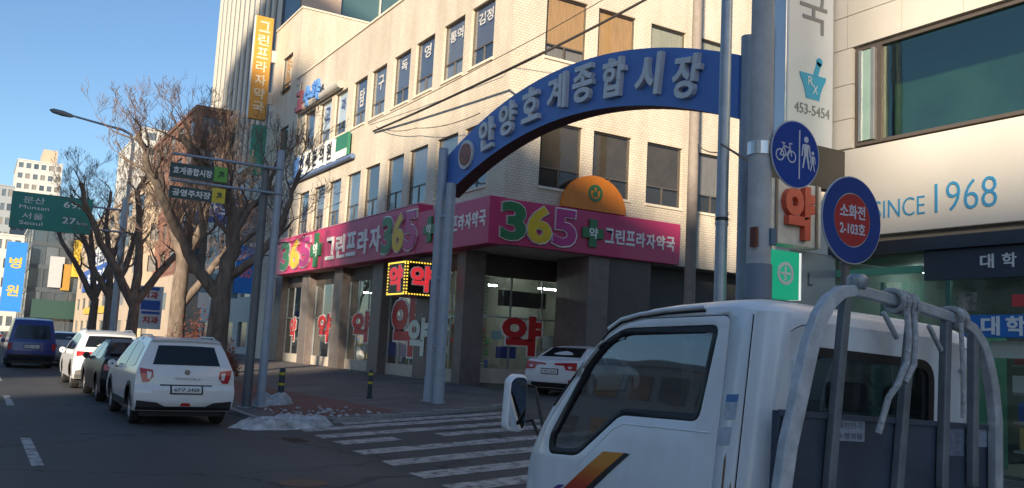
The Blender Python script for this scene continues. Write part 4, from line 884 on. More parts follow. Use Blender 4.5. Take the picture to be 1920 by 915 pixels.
b.build('walkers_print', fm, t)
BX('bracket', (ux, uy - 0.115, zc - 0.03), (cs.x + 0.1, uy - 0.10, zc + 0.03), STEEL, t)
# fire hydrant sign on its own thin post
cs = sy(1595, 413, 4.2); rr = 0.315
t = thing('round_sign', 'round blue sign with red centre and white writing on thin post', 'sign', (cs.x, 4.22, gz(cs.x) + PV))
MB().disc(cs, N, rr, 0.012, 48).build('plate', mat('pale_sign_rim', (0.5, 0.52, 0.56), 0.4), t)
MB().ring(cs + N * 0.0125, N, 0.195, rr - 0.008, 0.003, 48).build('blue_ring', mat('faded_traffic_blue', (0.02, 0.055, 0.25), 0.7, var=0.12, ior=1.3), t)
MB().disc(cs + N * 0.0125, N, 0.188, 0.003, 40).build('red_centre', mat('faded_red', (0.40, 0.04, 0.04), 0.7, var=0.1, ior=1.3), t)
text('lettering', '소화전', fm, t, cs + N * 0.016 + UP * 0.06, (1, 0, 0), UP, 0.27, 0.10, 0.002, 0.02); text('lettering', '2-103호', fm, t, cs + N * 0.016 - UP * 0.06, (1, 0, 0), UP, 0.27, 0.085, 0.002, 0.02)
MB().tube([(cs.x, 4.245, 0.05), (cs.x, 4.245, cs.z + 0.05)], 0.03, 14).build('post', mat('grey_brown_post', (0.16, 0.14, 0.13), 0.6), t, smooth=True)
# brown pole in the side street
pb_ = sy(1300, 300, 21.9)
t = thing('utility_pole', 'slim grey brown utility pole standing before the corner building windows', 'pole', (pb_.x, 21.9, gz(pb_.x)))
MB().tube([(pb_.x, 21.9, 0.3), (pb_.x, 21.9, 17)], [0.19, 0.15], 18).build('shaft', mat('weathered_pole', (0.27, 0.23, 0.20), 0.85, var=0.15, scale=5), t, smooth=True)
# twin sign poles by the kerb with their arms
t1 = thing('sign_pole', 'dark grey pole by the kerb, left of the twin poles', 'pole', (5.60, 21.1, gz(5.6)))
MB().tube([(5.60, 21.1, 0), (5.60, 21.1, 5.75)], [0.11, 0.09], 18).build('shaft', POLEDARK, t1, smooth=True)
t2 = thing('sign_pole', 'blue grey pole by the kerb carrying two arms of direction boards', 'pole', (5.90, 21.0, gz(5.9)))
zt_ = sy(512, 283, 21.0).z
MB().tube([(5.90, 21.0, 0), (5.90, 21.0, zt_)], [0.10, 0.085], 18).build('shaft', POLEGREY, t2, smooth=True)
MB().lathe((5.90, 21.0, zt_), UP, [(0, 0.085), (0.04, 0.07), (0.06, 0.0)], 16).build('cap', POLEGREY, t2)
MB().tube([(5.60, 21.1, 0.06), (5.60, 21.1, 0.10)], 0.2, 16).build('base_plate', STEEL, t1); MB().tube([(5.90, 21.0, 0.1), (5.90, 21.0, 0.14)], 0.2, 16).build('base_plate', STEEL, t2)
xl = sy(322, 300, 21.0).x
for py_ in (305, 352):
    z = sy(505, py_ + 10, 21.0).z
    MB().tube([(5.95, 20.93, z), (xl, 20.93, z)], 0.032, 10).build('arm', STEEL, t2, smooth=True)
BOARD = mat('dark_green_board', (0.012, 0.05, 0.055), 0.4, var=0.1)
panel_sign('direction_board', 'upper dark green direction board hung from the pole arm', on_y(20.88, 320, 303, 402, 342), 0.03, BOARD, '호계종합시장', WHT, 0.86, 0.5)
panel_sign('direction_board', 'lower dark green direction board hung from the pole arm', on_y(20.88, 318, 347, 399, 380), 0.03, BOARD, '공영주차장', WHT, 0.86, 0.58)
t = panel_sign('direction_plate', 'small green arrow plate beside the upper direction board', on_y(20.87, 403, 312, 425, 343), 0.03, mat('leaf_green_plate', (0.10, 0.36, 0.05), 0.4), '↗', BOARD, 0.4, 0.4)
t = panel_sign('direction_plate', 'small yellow arrow plate beside the lower direction board', on_y(20.87, 399, 352, 421, 382), 0.03, mat('yellow_plate', (0.62, 0.48, 0.03), 0.4), '↗', BOARD, 0.4, 0.4)
# street lamp
lz = sy(247, 247, 45).z; lx = sy(247, 300, 45).x; hx = sy(95, 205, 45)
t = thing('street_lamp', 'street lamp with long arm reaching over the road behind the trees', 'lamp', (lx, 45, gz(lx)))
MB().tube([(lx, 45, 0), (lx, 45, lz - 0.6), (lx - 0.12, 45, lz - 0.15), (lx - 0.5, 45, lz + 0.02)], [0.12, 0.075, 0.07, 0.065], 12).build('pole', STEEL, t, smooth=True)
MB().tube([(lx - 0.45, 45, lz + 0.01), (hx.x + 0.8, 45, hx.z - 0.12)], [0.06, 0.045], 10).build('arm', STEEL, t, smooth=True)
d = (Vector((hx.x, 45, hx.z)) - Vector((lx - 0.45, 45, lz))).normalized()
MB().lathe((hx.x + 0.95, 45, hx.z - 0.16), d, [(0, 0.05), (0.1, 0.09), (0.45, 0.13), (0.85, 0.11), (1.0, 0.03)], 14).build('lamp_head', mat('lamp_grey', (0.2, 0.22, 0.24), 0.5), t, smooth=True)
# green road sign on an overhead arm
t = thing('road_sign', 'large green overhead road sign with Korean place names and distances', 'sign', (6.3, 52.3, gz(6.3)))
ca, cb2 = sy(24, 357, 52), sy(168, 441, 52); th_ = 0.0
GREEN = mat('road_sign_green', (0.012, 0.21, 0.17), 0.4, var=0.06)
BX('board', (ca.x, 52, cb2.z), (cb2.x, 52.06, ca.z), GREEN, t, 0.02)
W_, H_ = cb2.x - ca.x, ca.z - cb2.z
for s_, fx, fz, fw, fh in (('문산', 0.27, 0.80, 0.26, 0.17), ('Munsan', 0.28, 0.60, 0.36, 0.10), ('서울', 0.27, 0.36, 0.26, 0.17), ('Seoul', 0.26, 0.17, 0.28, 0.10), ('69', 0.72, 0.78, 0.17, 0.17), ('km', 0.89, 0.74, 0.13, 0.09), ('27', 0.72, 0.34, 0.17, 0.17), ('km', 0.89, 0.30, 0.13, 0.09)):
    text('lettering', s_, WHT, t, (ca.x + W_ * fx, 51.995, cb2.z + H_ * fz), (1, 0, 0), UP, W_ * fw, H_ * fh, 0.01, 0.0)
MB().tube([(6.4, 52.2, 0), (6.4, 52.2, ca.z + 0.3)], 0.14, 14).build('pole', STEEL, t, smooth=True)
for z in (cb2.z + 0.35, ca.z - 0.35): MB().tube([(6.4, 52.15, z), (ca.x + 0.2, 52.12, z)], 0.06, 10).build('arm', STEEL, t, smooth=True)
# bollards
BYEL = mat('bollard_yellow', (0.60, 0.45, 0.03), 0.5)
def bollard(x, y, label, h=0.85, r=0.075):
    z = gz(x) + PV; t = thing('bollard', label, 'bollard', (x, y, z), 'pavement bollards')
    MB().lathe((x, y, z), UP, [(0, r * 1.5), (0.03, r * 1.5), (0.035, r), (h - 0.05, r), (h, r * 0.6), (h, 0)], 20).build('post', mat('bollard_dark', (0.02, 0.035, 0.045), 0.5, var=0.2), t, smooth=True)
    for f in (0.50, 0.80): MB().tube([(x, y, z + h * f), (x, y, z + h * f + 0.06)], r * 1.04, 20).build('reflective_band', BYEL, t)
bollard(6.63, 21.9, 'black bollard with yellow bands behind the snow heap')
bollard(9.15, 22.4, 'black bollard with yellow bands on the grey paving before the shop', 0.75, 0.06)

# ---------------------------------------------------------------- overhead cables
CAB = mat('black_cable', (0.03, 0.025, 0.022), 0.6)
def cable(label, P, r, sag=0.0):
    P = [Vector(p) for p in P]; pts = []
    for a, c in zip(P, P[1:]):
        for i in range(12): t_ = i / 12; q_ = a.lerp(c, t_); q_.z -= sag * 4 * t_ * (1 - t_); pts.append(q_)
    pts.append(P[-1]); o = MB().tube(pts, r, 6).build('overhead_cable', CAB, None, smooth=True); tag(o, label, 'cable')
A_ = sy(1262, -30, 20.5)
cable('thick black cable bundle crossing the third floor corner of the cream building', [A_, sx(1000, 108, 13.2), sx(700, 246, 13.9)], 0.045, 0.05)
cable('thin cable just above the thick bundle on the corner building', [sy(1180, -30, 20.5), sx(930, 110, 13.3), sx(690, 232, 13.92)], 0.013, 0.05)
cable('thin slack cable below the thick bundle near the arch end', [sx(705, 238, 13.9), sx(780, 240, 13.6), sx(900, 212, 13.3)], 0.014, 0.15)
cable('thin cable from the slim pole towards the steel pole', [(pb_.x, 21.7, sy(1300, 272, 21.9).z), (9.55, pw.y, sx(1356, 285, 9.55).z)], 0.012, 0.1)
cable('short guy wire from the utility pole to the steel pole', [(ux - 0.1, uy, zc - 0.15), (9.5, pw.y, sx(1362, 270, 9.55).z)], 0.014, 0.0)

# ================================================================ TREES (bare, pollarded)
def branch(b, p, d, L, r, depth, rng, tw, spread=0.6):
    """crooked limb that forks; thin ends go to the twig mesh tw"""
    n = 4; pts = [Vector(p)]; d = Vector(d).normalized()
    for i in range(n):
        d = (d + Vector((rng.gauss(0, 0.16), rng.gauss(0, 0.16), rng.gauss(0.05, 0.10)))).normalized(); pts.append(pts[-1] + d * L / n)
    rad = [r * (1 - 0.45 * i / n) for i in range(n + 1)]
    (b if r > 0.035 else tw).tube(pts, [max(q_, 0.0045) for q_ in rad], 7 if r > 0.06 else (5 if r > 0.02 else 3), cap=False)
    if depth == 0: return
    for k in range(rng.choice((2, 3, 3)) if r > 0.02 else rng.choice((2, 3))):
        i = rng.randint(2, n) if k else n
        a = Vector((rng.gauss(0, 1), rng.gauss(0, 1), rng.gauss(0.35, 0.6))).normalized()
        branch(b, pts[i], (d + a * spread).normalized(), L * rng.uniform(0.55, 0.82), rad[i] * rng.uniform(0.5, 0.72), depth - 1, rng, tw, spread)
def tree(label, x, y, trunk, limbs, seed, r=0.34, depth=5, hs=0.76):
    rng = random.Random(seed); z = gz(x) + PV
    t = thing('plane_tree', label, 'tree', (x, y, z), 'bare street trees along the kerb'); b, tw = MB(), MB()
    T = [Vector((x, y, z - 0.1))] + [Vector((x + dx, y + dy, z + h)) for dx, dy, h in trunk]; k = len(T)
    rad = [r * 1.25] + [r * (1 - 0.28 * i / (k - 1)) for i in range(1, k)]
    b.tube(T, rad, 14, cap=False)
    # burr where the limbs have been cut back
    for pts, r0 in limbs:
        P = [Vector((x + a, y + c, z + (h if h < 5 else 5 + (h - 5) * hs))) for a, c, h in pts]; n = len(P); Q = []
        for i in range(n - 1):
            for s in range(3): q_ = P[i].lerp(P[i + 1], s / 3); q_ += Vector((rng.gauss(0, 0.03), rng.gauss(0, 0.03), rng.gauss(0, 0.03))) if (i or s) else Vector(); Q.append(q_)
        Q.append(P[-1]); m_ = len(Q); rd = [r0 * (1 - 0.6 * i / (m_ - 1)) for i in range(m_)]
        b.tube(Q, rd, 10, cap=False)
        for i in range(3, m_):
            if True:
                d = (Q[i] - Q[i - 1]).normalized(); a = Vector((rng.gauss(0, 1), rng.gauss(0, 1), rng.gauss(0.5, 0.5))).normalized()
                branch(b, Q[i], (d * 0.7 + a * 0.9).normalized(), rng.uniform(0.55, 1.0), max(0.018, rd[i] * 0.42), depth, rng, tw)
                for _k in range(1):
                    a = Vector((rng.gauss(0, 1), rng.gauss(0, 1), rng.gauss(0.4, 0.4))).normalized(); branch(b, Q[i], a, rng.uniform(0.5, 0.95), 0.012, depth - 1, rng, tw)
    b.build('trunk', BARK, t, smooth=True, angle=60); tw.build('crown', TWIG, t, smooth=True, angle=60)
tree('nearest dark bare plane tree with thick forked trunk behind the white compact car', 6.35, 28.0, [(0.02, 0, 1.2), (0.05, 0, 2.4), (0.05, 0, 3.2)],
     [([(0.0, 0, 2.7), (-0.75, .1, 3.6), (-1.4, .2, 4.7), (-1.95, .2, 5.9), (-2.45, .3, 7.2), (-2.7, .3, 8.2)], 0.20), ([(0.05, 0, 3.1), (0.25, 0, 4.2), (0.2, 0.2, 5.4), (-0.15, .3, 6.6), (-0.9, .4, 7.6), (-1.5, .5, 8.4)], 0.26),
      ([(0.15, 0, 3.3), (0.85, -.3, 3.9), (1.6, -.4, 4.9), (1.75, -.5, 6.2), (2.0, -.5, 7.4)], 0.15), ([(0.2, 0, 4.6), (0.75, .3, 5.8), (1.3, .4, 6.6), (1.5, .4, 7.9)], 0.13), ([(-0.6, .1, 3.4), (-0.5, .7, 4.6), (-0.7, 1.0, 6.0), (-1.0, 1.1, 7.4)], 0.13)], 11, 0.36)
tree('sunlit bare plane tree between the two dark trunks', 6.15, 33.4, [(0.03, 0, 1.5), (0.02, 0, 3.0), (0.05, 0, 4.2)],
     [([(0.05, 0, 4.0), (-0.3, 0, 5.2), (-0.7, .2, 6.6), (-1.0, .2, 8.0)], 0.24), ([(0.15, 0, 2.6), (0.8, 0, 3.5), (1.5, .1, 4.6), (1.9, .2, 6.2), (2.0, .2, 7.6)], 0.16), ([(0.05, 0, 4.1), (0.5, -.3, 5.4), (0.6, -.4, 6.8), (0.9, -.4, 8.2)], 0.18)], 23, 0.32)
tree('dark forked bare plane tree right of the street lamp', 6.2, 44.0, [(0.0, 0, 1.5), (0.05, 0, 2.9)],
     [([(0.0, 0, 2.7), (-0.8, 0, 4.2), (-1.6, .2, 5.6), (-2.3, .2, 7.4), (-2.7, .2, 9.0)], 0.22), ([(0.05, 0, 2.8), (0.9, 0, 4.2), (1.7, .1, 5.4), (2.0, .2, 7.0), (2.2, .2, 8.8)], 0.2), ([(0.0, 0, 2.9), (0.1, .2, 4.8), (-0.1, .3, 6.8), (-0.3, .3, 8.8), (0.1, .3, 10.2)], 0.22)], 37, 0.3)
tree('farther bare plane tree left of the street lamp', 6.4, 54.0, [(0.0, 0, 1.8), (-0.05, 0, 3.4)],
     [([(-0.05, 0, 3.3), (-0.9, 0, 4.6), (-1.5, .2, 6.4), (-2.2, .2, 8.4), (-2.5, .3, 10)], 0.2), ([(0.0, 0, 3.4), (0.6, 0, 5.0), (0.9, .1, 7.2), (1.2, .2, 9.4)], 0.22), ([(-0.05, 0, 3.3), (-0.2, .4, 5.6), (-0.6, .4, 8.0), (-0.5, .5, 10.6)], 0.2)], 41, 0.33)
tree('farthest bare plane tree with fine twigs above the green road sign', 6.2, 60.0, [(0.0, 0, 1.8), (0.05, 0, 3.4)],
     [([(0, 0, 3.3), (-1.0, 0, 5.0), (-2.0, .2, 7.0), (-2.8, .2, 9.2)], 0.2), ([(0.0, 0, 3.4), (0.6, 0, 5.4), (1.1, .1, 7.8), (1.4, .2, 10)], 0.2), ([(0, 0, 3.4), (-0.3, .4, 6), (-0.6, .4, 8.6), (-0.9, .5, 11)], 0.2)], 53, 0.3)
# dry reddish hedge behind the parked car
rng = random.Random(5); b = MB()
hx0, hy0 = 6.5, 31.0
for i in range(4200):
    a, e = rng.uniform(0, 2 * math.pi), rng.uniform(0, 1) ** 0.5; x = hx0 + 1.35 * e * math.cos(a); y = hy0 + 0.9 * e * math.sin(a)
    hmax = 2.2 * (1 - 0.6 * e * e) * (0.85 + 0.3 * math.sin(5 * a)); z = gz(x) + PV + hmax * rng.uniform(0.25, 1.0)
    d = Vector((rng.gauss(0, 1), rng.gauss(0, 1), rng.gauss(0.8, 0.6))).normalized() * rng.uniform(0.05, 0.16); s_ = d.cross(Vector((rng.gauss(0, 1), rng.gauss(0, 1), 1))).normalized() * 0.018
    c = Vector((x, y, z)); b.quad(c - s_, c + s_, c + d + s_ * 0.6, c + d - s_ * 0.6)
hd = thing('hedge', 'low dry reddish hedge on the pavement behind the parked white car', 'hedge', (hx0, hy0, gz(hx0) + PV))
b.build('foliage', mat('dry_red_twigs', (0.16, 0.055, 0.04), 0.9, var=0.35, scale=9), hd, kind='stuff')
b = MB()
for i in range(9):
    a = i * 0.7; b.tube([(hx0 + 0.3 * math.cos(a), hy0 + 0.2 * math.sin(a), gz(hx0)), (hx0 + 0.9 * math.cos(a), hy0 + 0.6 * math.sin(a), gz(hx0) + 1.0)], [0.02, 0.008], 4)
b.build('stems', TWIG, hd, kind='stuff')

# ================================================================ SNOW
def heap(label, poly_c, rx, ry, h, rot, seed, name='snow_heap', zbase=0.0):
    from mathutils import noise as mn
    n = 46; b = MB(); vs = []; fs = []; cx, cy = poly_c; ca, sa = math.cos(rot), math.sin(rot)
    for i in range(n + 1):
        for j in range(n + 1):
            u, v = i / n * 2 - 1, j / n * 2 - 1
            wob = 1 + 0.22 * mn.noise(Vector((u * 2 + seed, v * 2, 0)))
            rr2 = math.sqrt(u * u + v * v) / wob
            k = max(0.0, 1 - rr2 ** 2) ** 0.8
            x, y = u * rx, v * ry; X, Y = cx + x * ca - y * sa, cy + x * sa + y * ca
            lump = 0.62 + 0.42 * mn.noise(Vector((X * 2.2, Y * 2.2, seed))) + 0.22 * mn.noise(Vector((X * 6, Y * 6, seed))) + 0.12 * mn.noise(Vector((X * 16, Y * 14, seed)))
            g_ = gz(X) + (PV if X > 5.2 and Y > 17.7 else 0.0) + zbase
            vs.append((X, Y, g_ - 0.06 + (h * max(0.0, lump) + 0.06) * min(1, k * 1.6)))
    for i in range(n):
        for j in range(n): fs.append((i * (n + 1) + j, (i + 1) * (n + 1) + j, (i + 1) * (n + 1) + j + 1, i * (n + 1) + j + 1))
    b.add(vs, fs); o = b.build(name, SNOW, None, smooth=True, angle=80); tag(o, label, 'snow'); return o
heap('large heap of old ploughed snow at the kerb corner', (5.3, 17.3), 1.05, 0.52, 0.27, 0.12, 1.0)
heap('small snow patch beside the bollard behind the heap', (6.35, 21.6), 0.55, 0.4, 0.35, 0.2, 5.0)
rng = random.Random(8); b = MB()
for i in range(130):
    x, y = rng.uniform(5.6, 8.2), rng.uniform(17.9, 20.4); s_ = rng.uniform(0.01, 0.045); z = gz(x) + PV
    if rng.random() < 0.5 + 0.4 * (7 - x): b.obox((x, y, z + s_ * 0.3), (1, rng.random(), 0), (-rng.random(), 1, 0.2), UP, s_, s_ * 0.8, s_ * 0.5)
o = b.build('snow_crumbs', SNOW, None); o['kind'] = 'stuff'; o['label'] = 'crumbs of snow scattered round the heap'; o['category'] = 'snow'

# ================================================================ VEHICLES
def refine(poly, levels):
    """add outline points where the outline crosses the height levels"""
    out = []
    for i, (y0, z0) in enumerate(poly):
        y1, z1 = poly[(i + 1) % len(poly)]; out.append((y0, z0))
        ts = sorted([(l - z0) / (z1 - z0) for l in levels if abs(z1 - z0) > 1e-6 and 1e-3 < (l - z0) / (z1 - z0) < 1 - 1e-3])
        out += [(y0 + (y1 - y0) * t_, l_) for t_ in ts for l_ in [z0 + (z1 - z0) * t_]]
    return out
def arc(cy, cz, r, a0, a1, n): return [(cy + r * math.cos(R(a0 + (a1 - a0) * i / n)), cz + r * math.sin(R(a0 + (a1 - a0) * i / n))) for i in range(n + 1)]
def side_faces(b, poly, levels, hw, sgn, extra=0.0, thick=0.0):
    """vertical sheet following the body's flank: outline (y,z), bent by the half-width function"""
    bm = bmesh.new(); bm.faces.new([bm.verts.new((0, y, z)) for y, z in poly])
    for l_ in levels: bmesh.ops.bisect_plane(bm, geom=bm.verts[:] + bm.edges[:] + bm.faces[:], plane_co=(0, 0, l_), plane_no=(0, 0, 1))
    ys = [p[0] for p in poly]; y0, y1 = min(ys), max(ys); k = max(2, int((y1 - y0) / 0.3))
    for i in range(1, k): bmesh.ops.bisect_plane(bm, geom=bm.verts[:] + bm.edges[:] + bm.faces[:], plane_co=(0, y0 + (y1 - y0) * i / k, 0), plane_no=(0, 1, 0))
    bmesh.ops.triangulate(bm, faces=[f for f in bm.faces if len(f.verts) > 4])
    bm.verts.index_update(); vs = [(sgn * (hw(v.co.y, v.co.z) + extra), v.co.y, v.co.z) for v in bm.verts]; fs = [[v.index for v in f.verts] for f in bm.faces]
    b.add(vs, fs); bm.free()
def weld(o, d=0.002):
    bm = bmesh.new(); bm.from_mesh(o.data); bmesh.ops.remove_doubles(bm, verts=bm.verts, dist=d); bmesh.ops.recalc_face_normals(bm, faces=bm.faces); bm.to_mesh(o.data); bm.free()
def prof_at(prof, z):
    """y of a rising profile polyline at height z"""
    for (y0, z0), (y1, z1) in zip(prof, prof[1:]):
        if min(z0, z1) <= z <= max(z0, z1) and abs(z1 - z0) > 1e-6: return y0 + (y1 - y0) * (z - z0) / (z1 - z0)
    return prof[0][0] if z < prof[0][1] else prof[-1][0]
RIM = mat('alloy_rim', (0.42, 0.42, 0.43), 0.35, 0.7, var=0.05)
def wheel(parent, x, y, r, wd=0.2, sgn=-1):
    """tyre with tread shoulders; rim with spokes as a sub-part"""
    o = MB().lathe((x, y, r), (sgn, 0, 0), [(-wd / 2, r * 0.62), (-wd / 2, r * 0.9), (-wd / 2 + 0.03, r * 0.985), (-wd * 0.2, r), (wd * 0.2, r), (wd / 2 - 0.03, r * 0.985), (wd / 2, r * 0.9), (wd / 2, r * 0.66), (wd / 2 - 0.03, r * 0.62)], 32).build('wheel', RUBBER, parent, smooth=True)
    b = MB().lathe((x, y, r), (sgn, 0, 0), [(wd / 2 - 0.09, 0.0), (wd / 2 - 0.09, r * 0.5), (wd / 2 - 0.03, r * 0.6), (wd / 2 - 0.01, r * 0.65)], 28)
    for i in range(5):
        a = 2 * math.pi * i / 5; d = Vector((0, math.cos(a), math.sin(a))); e = Vector((0, -math.sin(a), math.cos(a)))
        b.obox(Vector((x + sgn * (wd / 2 - 0.04), y, r)) + d * r * 0.33, d, e, (1, 0, 0), r * 0.3, r * 0.075, 0.02)
    b.build('rim', RIM, o)
def paint(name, col, rough=0.28, coat=0.5): return mat(name, col, rough, 0.0, var=0.05, scale=1.5, coat=coat)
CARGLASS = mat('tinted_car_glass', (0.012, 0.014, 0.016), 0.06, var=0.0, ior=1.55)
CLAD = mat('black_cladding', (0.02, 0.02, 0.022), 0.6, var=0.1); LRED = mat('red_lamp_lens', (0.42, 0.015, 0.02), 0.15, var=0.1, ior=1.6); LWHT = mat('clear_lamp_lens', (0.62, 0.62, 0.64), 0.12, var=0.05, ior=1.6)
PLATE = mat('number_plate_white', (0.66, 0.68, 0.68), 0.5, var=0.02); PINKT = mat('plate_ink', (0.03, 0.03, 0.04), 0.5, var=0)
def make_car(name, label, cat, rear, roof, front, wheels, hw, levels, pm, side_wins, rear_win, rear_lamps, plate, clad=None, extra=None, group='cars parked along the kerb', plate_text=None, r=0.33, badge=None, arch_r=None, hood_win=None):
    """rear, roof, front: silhouette polylines in (y, z), y = 0 at the tail, growing forward; built round the origin"""
    t = thing(name, label, cat, (0, 0, 0), group); ar_ = arch_r or r + 0.05
    (yr, yf) = wheels; zb_ = rear[0][1]
    bottom = [(yf + ar_, zb_)] + arc(yf, r, ar_, 0, 180, 10)[0:] + [(yf - ar_, zb_), (yr + ar_, zb_)] + arc(yr, r, ar_, 0, 180, 10) + [(yr - ar_, zb_)]
    bottom = [p for p in bottom if p[1] >= zb_ - 1e-6]
    sil = rear + roof + front; poly = refine(sil + bottom, levels)
    b = MB()
    for s in (-1, 1): side_faces(b, poly, levels, hw, s)
    top = refine(sil, levels)[:]; 
    while top and top[-1] != sil[-1]: top.pop()
    nx = 6
    for (y0, z0), (y1, z1) in zip(top, top[1:]):
        for i in range(nx):
            u0, u1 = i / nx * 2 - 1, (i + 1) / nx * 2 - 1
            def bulge(u, y, z): return (0.0, 0.0)
            w0, w1 = hw(y0, z0), hw(y1, z1)
            b.quad((u0 * w0, y0, z0), (u1 * w0, y0, z0), (u1 * w1, y1, z1), (u0 * w1, y1, z1))
    body = b.build('body', pm, t); weld(body)
    # round the tail and nose in plan and crown the roof a little
    ymid = (sil[0][0] + sil[-1][0]) / 2; L = sil[-1][0]
    def warp(co):
        ux = min(1, abs(co.x) / 0.9); k = ux ** 2.4
        y = co.y
        if y < 0.7: y += 0.10 * k * (1 - y / 0.7)
        if y > L - 0.8: y -= 0.22 * k * (1 - (L - y) / 0.8)
        z = co.z + (0.03 * (1 - ux * ux) if co.z > 1.2 else 0.0)
        return Vector((co.x, y, z))
    for v in body.data.vertices: v.co = warp(v.co)
    m = body.modifiers.new('bevel', 'BEVEL'); m.width = 0.05; m.segments = 3; m.limit_method = 'ANGLE'; m.angle_limit = R(38)
    body.data.shade_smooth(); m2 = body.modifiers.new('wn', 'WEIGHTED_NORMAL'); m2.weight = 60
    def add_side(nm, poly, m_, extra=0.006):
        for s in (-1, 1):
            bb = MB(); side_faces(bb, refine(poly, levels), levels, hw, s, extra); o = bb.build(nm, m_, t)
            for v in o.data.vertices: v.co = warp(v.co) + Vector((0, 0, 0))
            o.modifiers.new('thick', 'SOLIDIFY').thickness = 0.012
    prof = rear + roof[:1]
    def add_rear(nm, poly, m_, off=0.006, th=0.014, parent=None):
        """patch on the tail: outline in (x, z)"""
        bm = bmesh.new(); bm.faces.new([bm.verts.new((x, 0, z)) for x, z in poly])
        for i in range(-9, 10): bmesh.ops.bisect_plane(bm, geom=bm.verts[:] + bm.edges[:] + bm.faces[:], plane_co=(i * 0.1, 0, 0), plane_no=(1, 0, 0))
        for _, z in prof: bmesh.ops.bisect_plane(bm, geom=bm.verts[:] + bm.edges[:] + bm.faces[:], plane_co=(0, 0, z), plane_no=(0, 0, 1))
        bm.verts.index_update(); vs = []
        for v in bm.verts:
            c = warp(Vector((v.co.x, prof_at(prof, v.co.z), v.co.z))); c.z = c.z if v.co.z < 1.25 else c.z; c.y -= off; vs.append(c)
        bb = MB().add(vs, [[v.index for v in f.verts] for f in bm.faces]); bm.free(); o = bb.build(nm, m_, parent or t)
        sd = o.modifiers.new('thick', 'SOLIDIFY'); sd.thickness = th; sd.offset = 0
        return o
    for w_ in side_wins: add_side('side_window', w_, CARGLASS)
    if rear_win: add_rear('rear_window', rear_win, CARGLASS)
    for nm, pl, m_, off in rear_lamps: add_rear(nm, pl, m_, off)
    if clad:
        for kind_, nm, pl, m_, off in clad: (add_side if kind_ == 's' else add_rear)(nm, pl, m_, off)
    if hood_win:  # windscreen over the front slope
        (ya, za), (yb, zb2) = hood_win; bb = MB(); n_ = 8
        for i in range(n_):
            u0, u1 = (i / n_ * 2 - 1) * 0.86, ((i + 1) / n_ * 2 - 1) * 0.86; wa_, wb_ = hw(ya, za), hw(yb, zb2)
            bb.quad((u0 * wa_, ya, za + 0.03), (u1 * wa_, ya, za + 0.03), (u1 * wb_, yb, zb2 + 0.03), (u0 * wb_, yb, zb2 + 0.03))
        bb.build('windscreen', CARGLASS, t)
    for s in (-1, 1):
        for yy in wheels: wheel(t, s * (hw(yy, r) - 0.12), yy, r, 0.21, s)
        MB().box((s * 0.55, wheels[0] - 0.45, 0.2), (s * 0.74, wheels[0] + 0.45, 0.78)).build('wheel_housing', BLACK, t)
        MB().box((s * 0.55, wheels[1] - 0.45, 0.2), (s * 0.74, wheels[1] + 0.45, 0.78)).build('wheel_housing', BLACK, t)
        o = MB().lathe((s * (hw(L * 0.68, 1.0) + 0.10), L * 0.66, 1.02), (0, 1, 0), [(0, 0.02), (0.0, 0.085), (0.05, 0.085), (0.13, 0.05), (0.15, 0.0)], 14).build('door_mirror', BLACK if pm.name.startswith('black') else pm, t, smooth=True)
        BX('mirror_arm', (s * (hw(L * 0.68, 1.0) - 0.05), L * 0.66 + 0.05, 0.95), (s * (hw(L * 0.68, 1.0) + 0.08), L * 0.66 + 0.11, 0.99), BLACK, t)
        add_l = BX('headlamp', (s * 0.45, L - 0.30, 0.66), (s * 0.74, L - 0.16, 0.78), LWHT, t)
    BX('underbody', (-0.72, 0.35, 0.17), (0.72, L - 0.4, 0.36), BLACK, t)
    px, pz = plate
    add_rear('plate_frame', [(-px / 2 - 0.03, pz - 0.085), (px / 2 + 0.03, pz - 0.085), (px / 2 + 0.03, pz + 0.085), (-px / 2 - 0.03, pz + 0.085)], CLAD, 0.008, 0.01)
    pl = add_rear('number_plate', [(-px / 2, pz - 0.06), (px / 2, pz - 0.06), (px / 2, pz + 0.06), (-px / 2, pz + 0.06)], PLATE, 0.02, 0.01)
    if plate_text: text('plate_number', plate_text, PINKT, pl, (0, prof_at(prof, pz) - 0.028, pz), (1, 0, 0), UP, px * 0.85, 0.075, 0.003, 0.01)
    if badge: MB().disc((0, prof_at(prof, badge) - 0.004, badge), (0, -1, 0), 0.05, 0.012, 20).build('badge', mat('chrome_badge', (0.25, 0.25, 0.26), 0.2, 0.9, var=0), t)
    return t
def hw_fn(wmax, belt, top_z, top_w, sill=0.3):
    def f(y, z):
        if z < 0.55: w_ = wmax - 0.05 * ((0.55 - z) / 0.35)
        elif z < belt: w_ = wmax - 0.03 * ((z - 0.55) / (belt - 0.55)) ** 2
        else: w_ = wmax - 0.03 - (wmax - 0.03 - top_w) * min(1, (z - belt) / (top_z - belt)) ** 1.1
        return w_
    return f
LV = [0.45, 0.6, 0.75, 0.9, 1.0, 1.1, 1.2, 1.3, 1.4, 1.5]
WP = paint('white_car_paint', (0.70, 0.72, 0.74))
def ov(cx, cz, w_, h, n=14, p=3.0): return [(cx + w_ * math.copysign(abs(math.cos(a)) ** (2 / p), math.cos(a)), cz + h * math.copysign(abs(math.sin(a)) ** (2 / p), math.sin(a))) for a in [2 * math.pi * i / n for i in range(n)]]
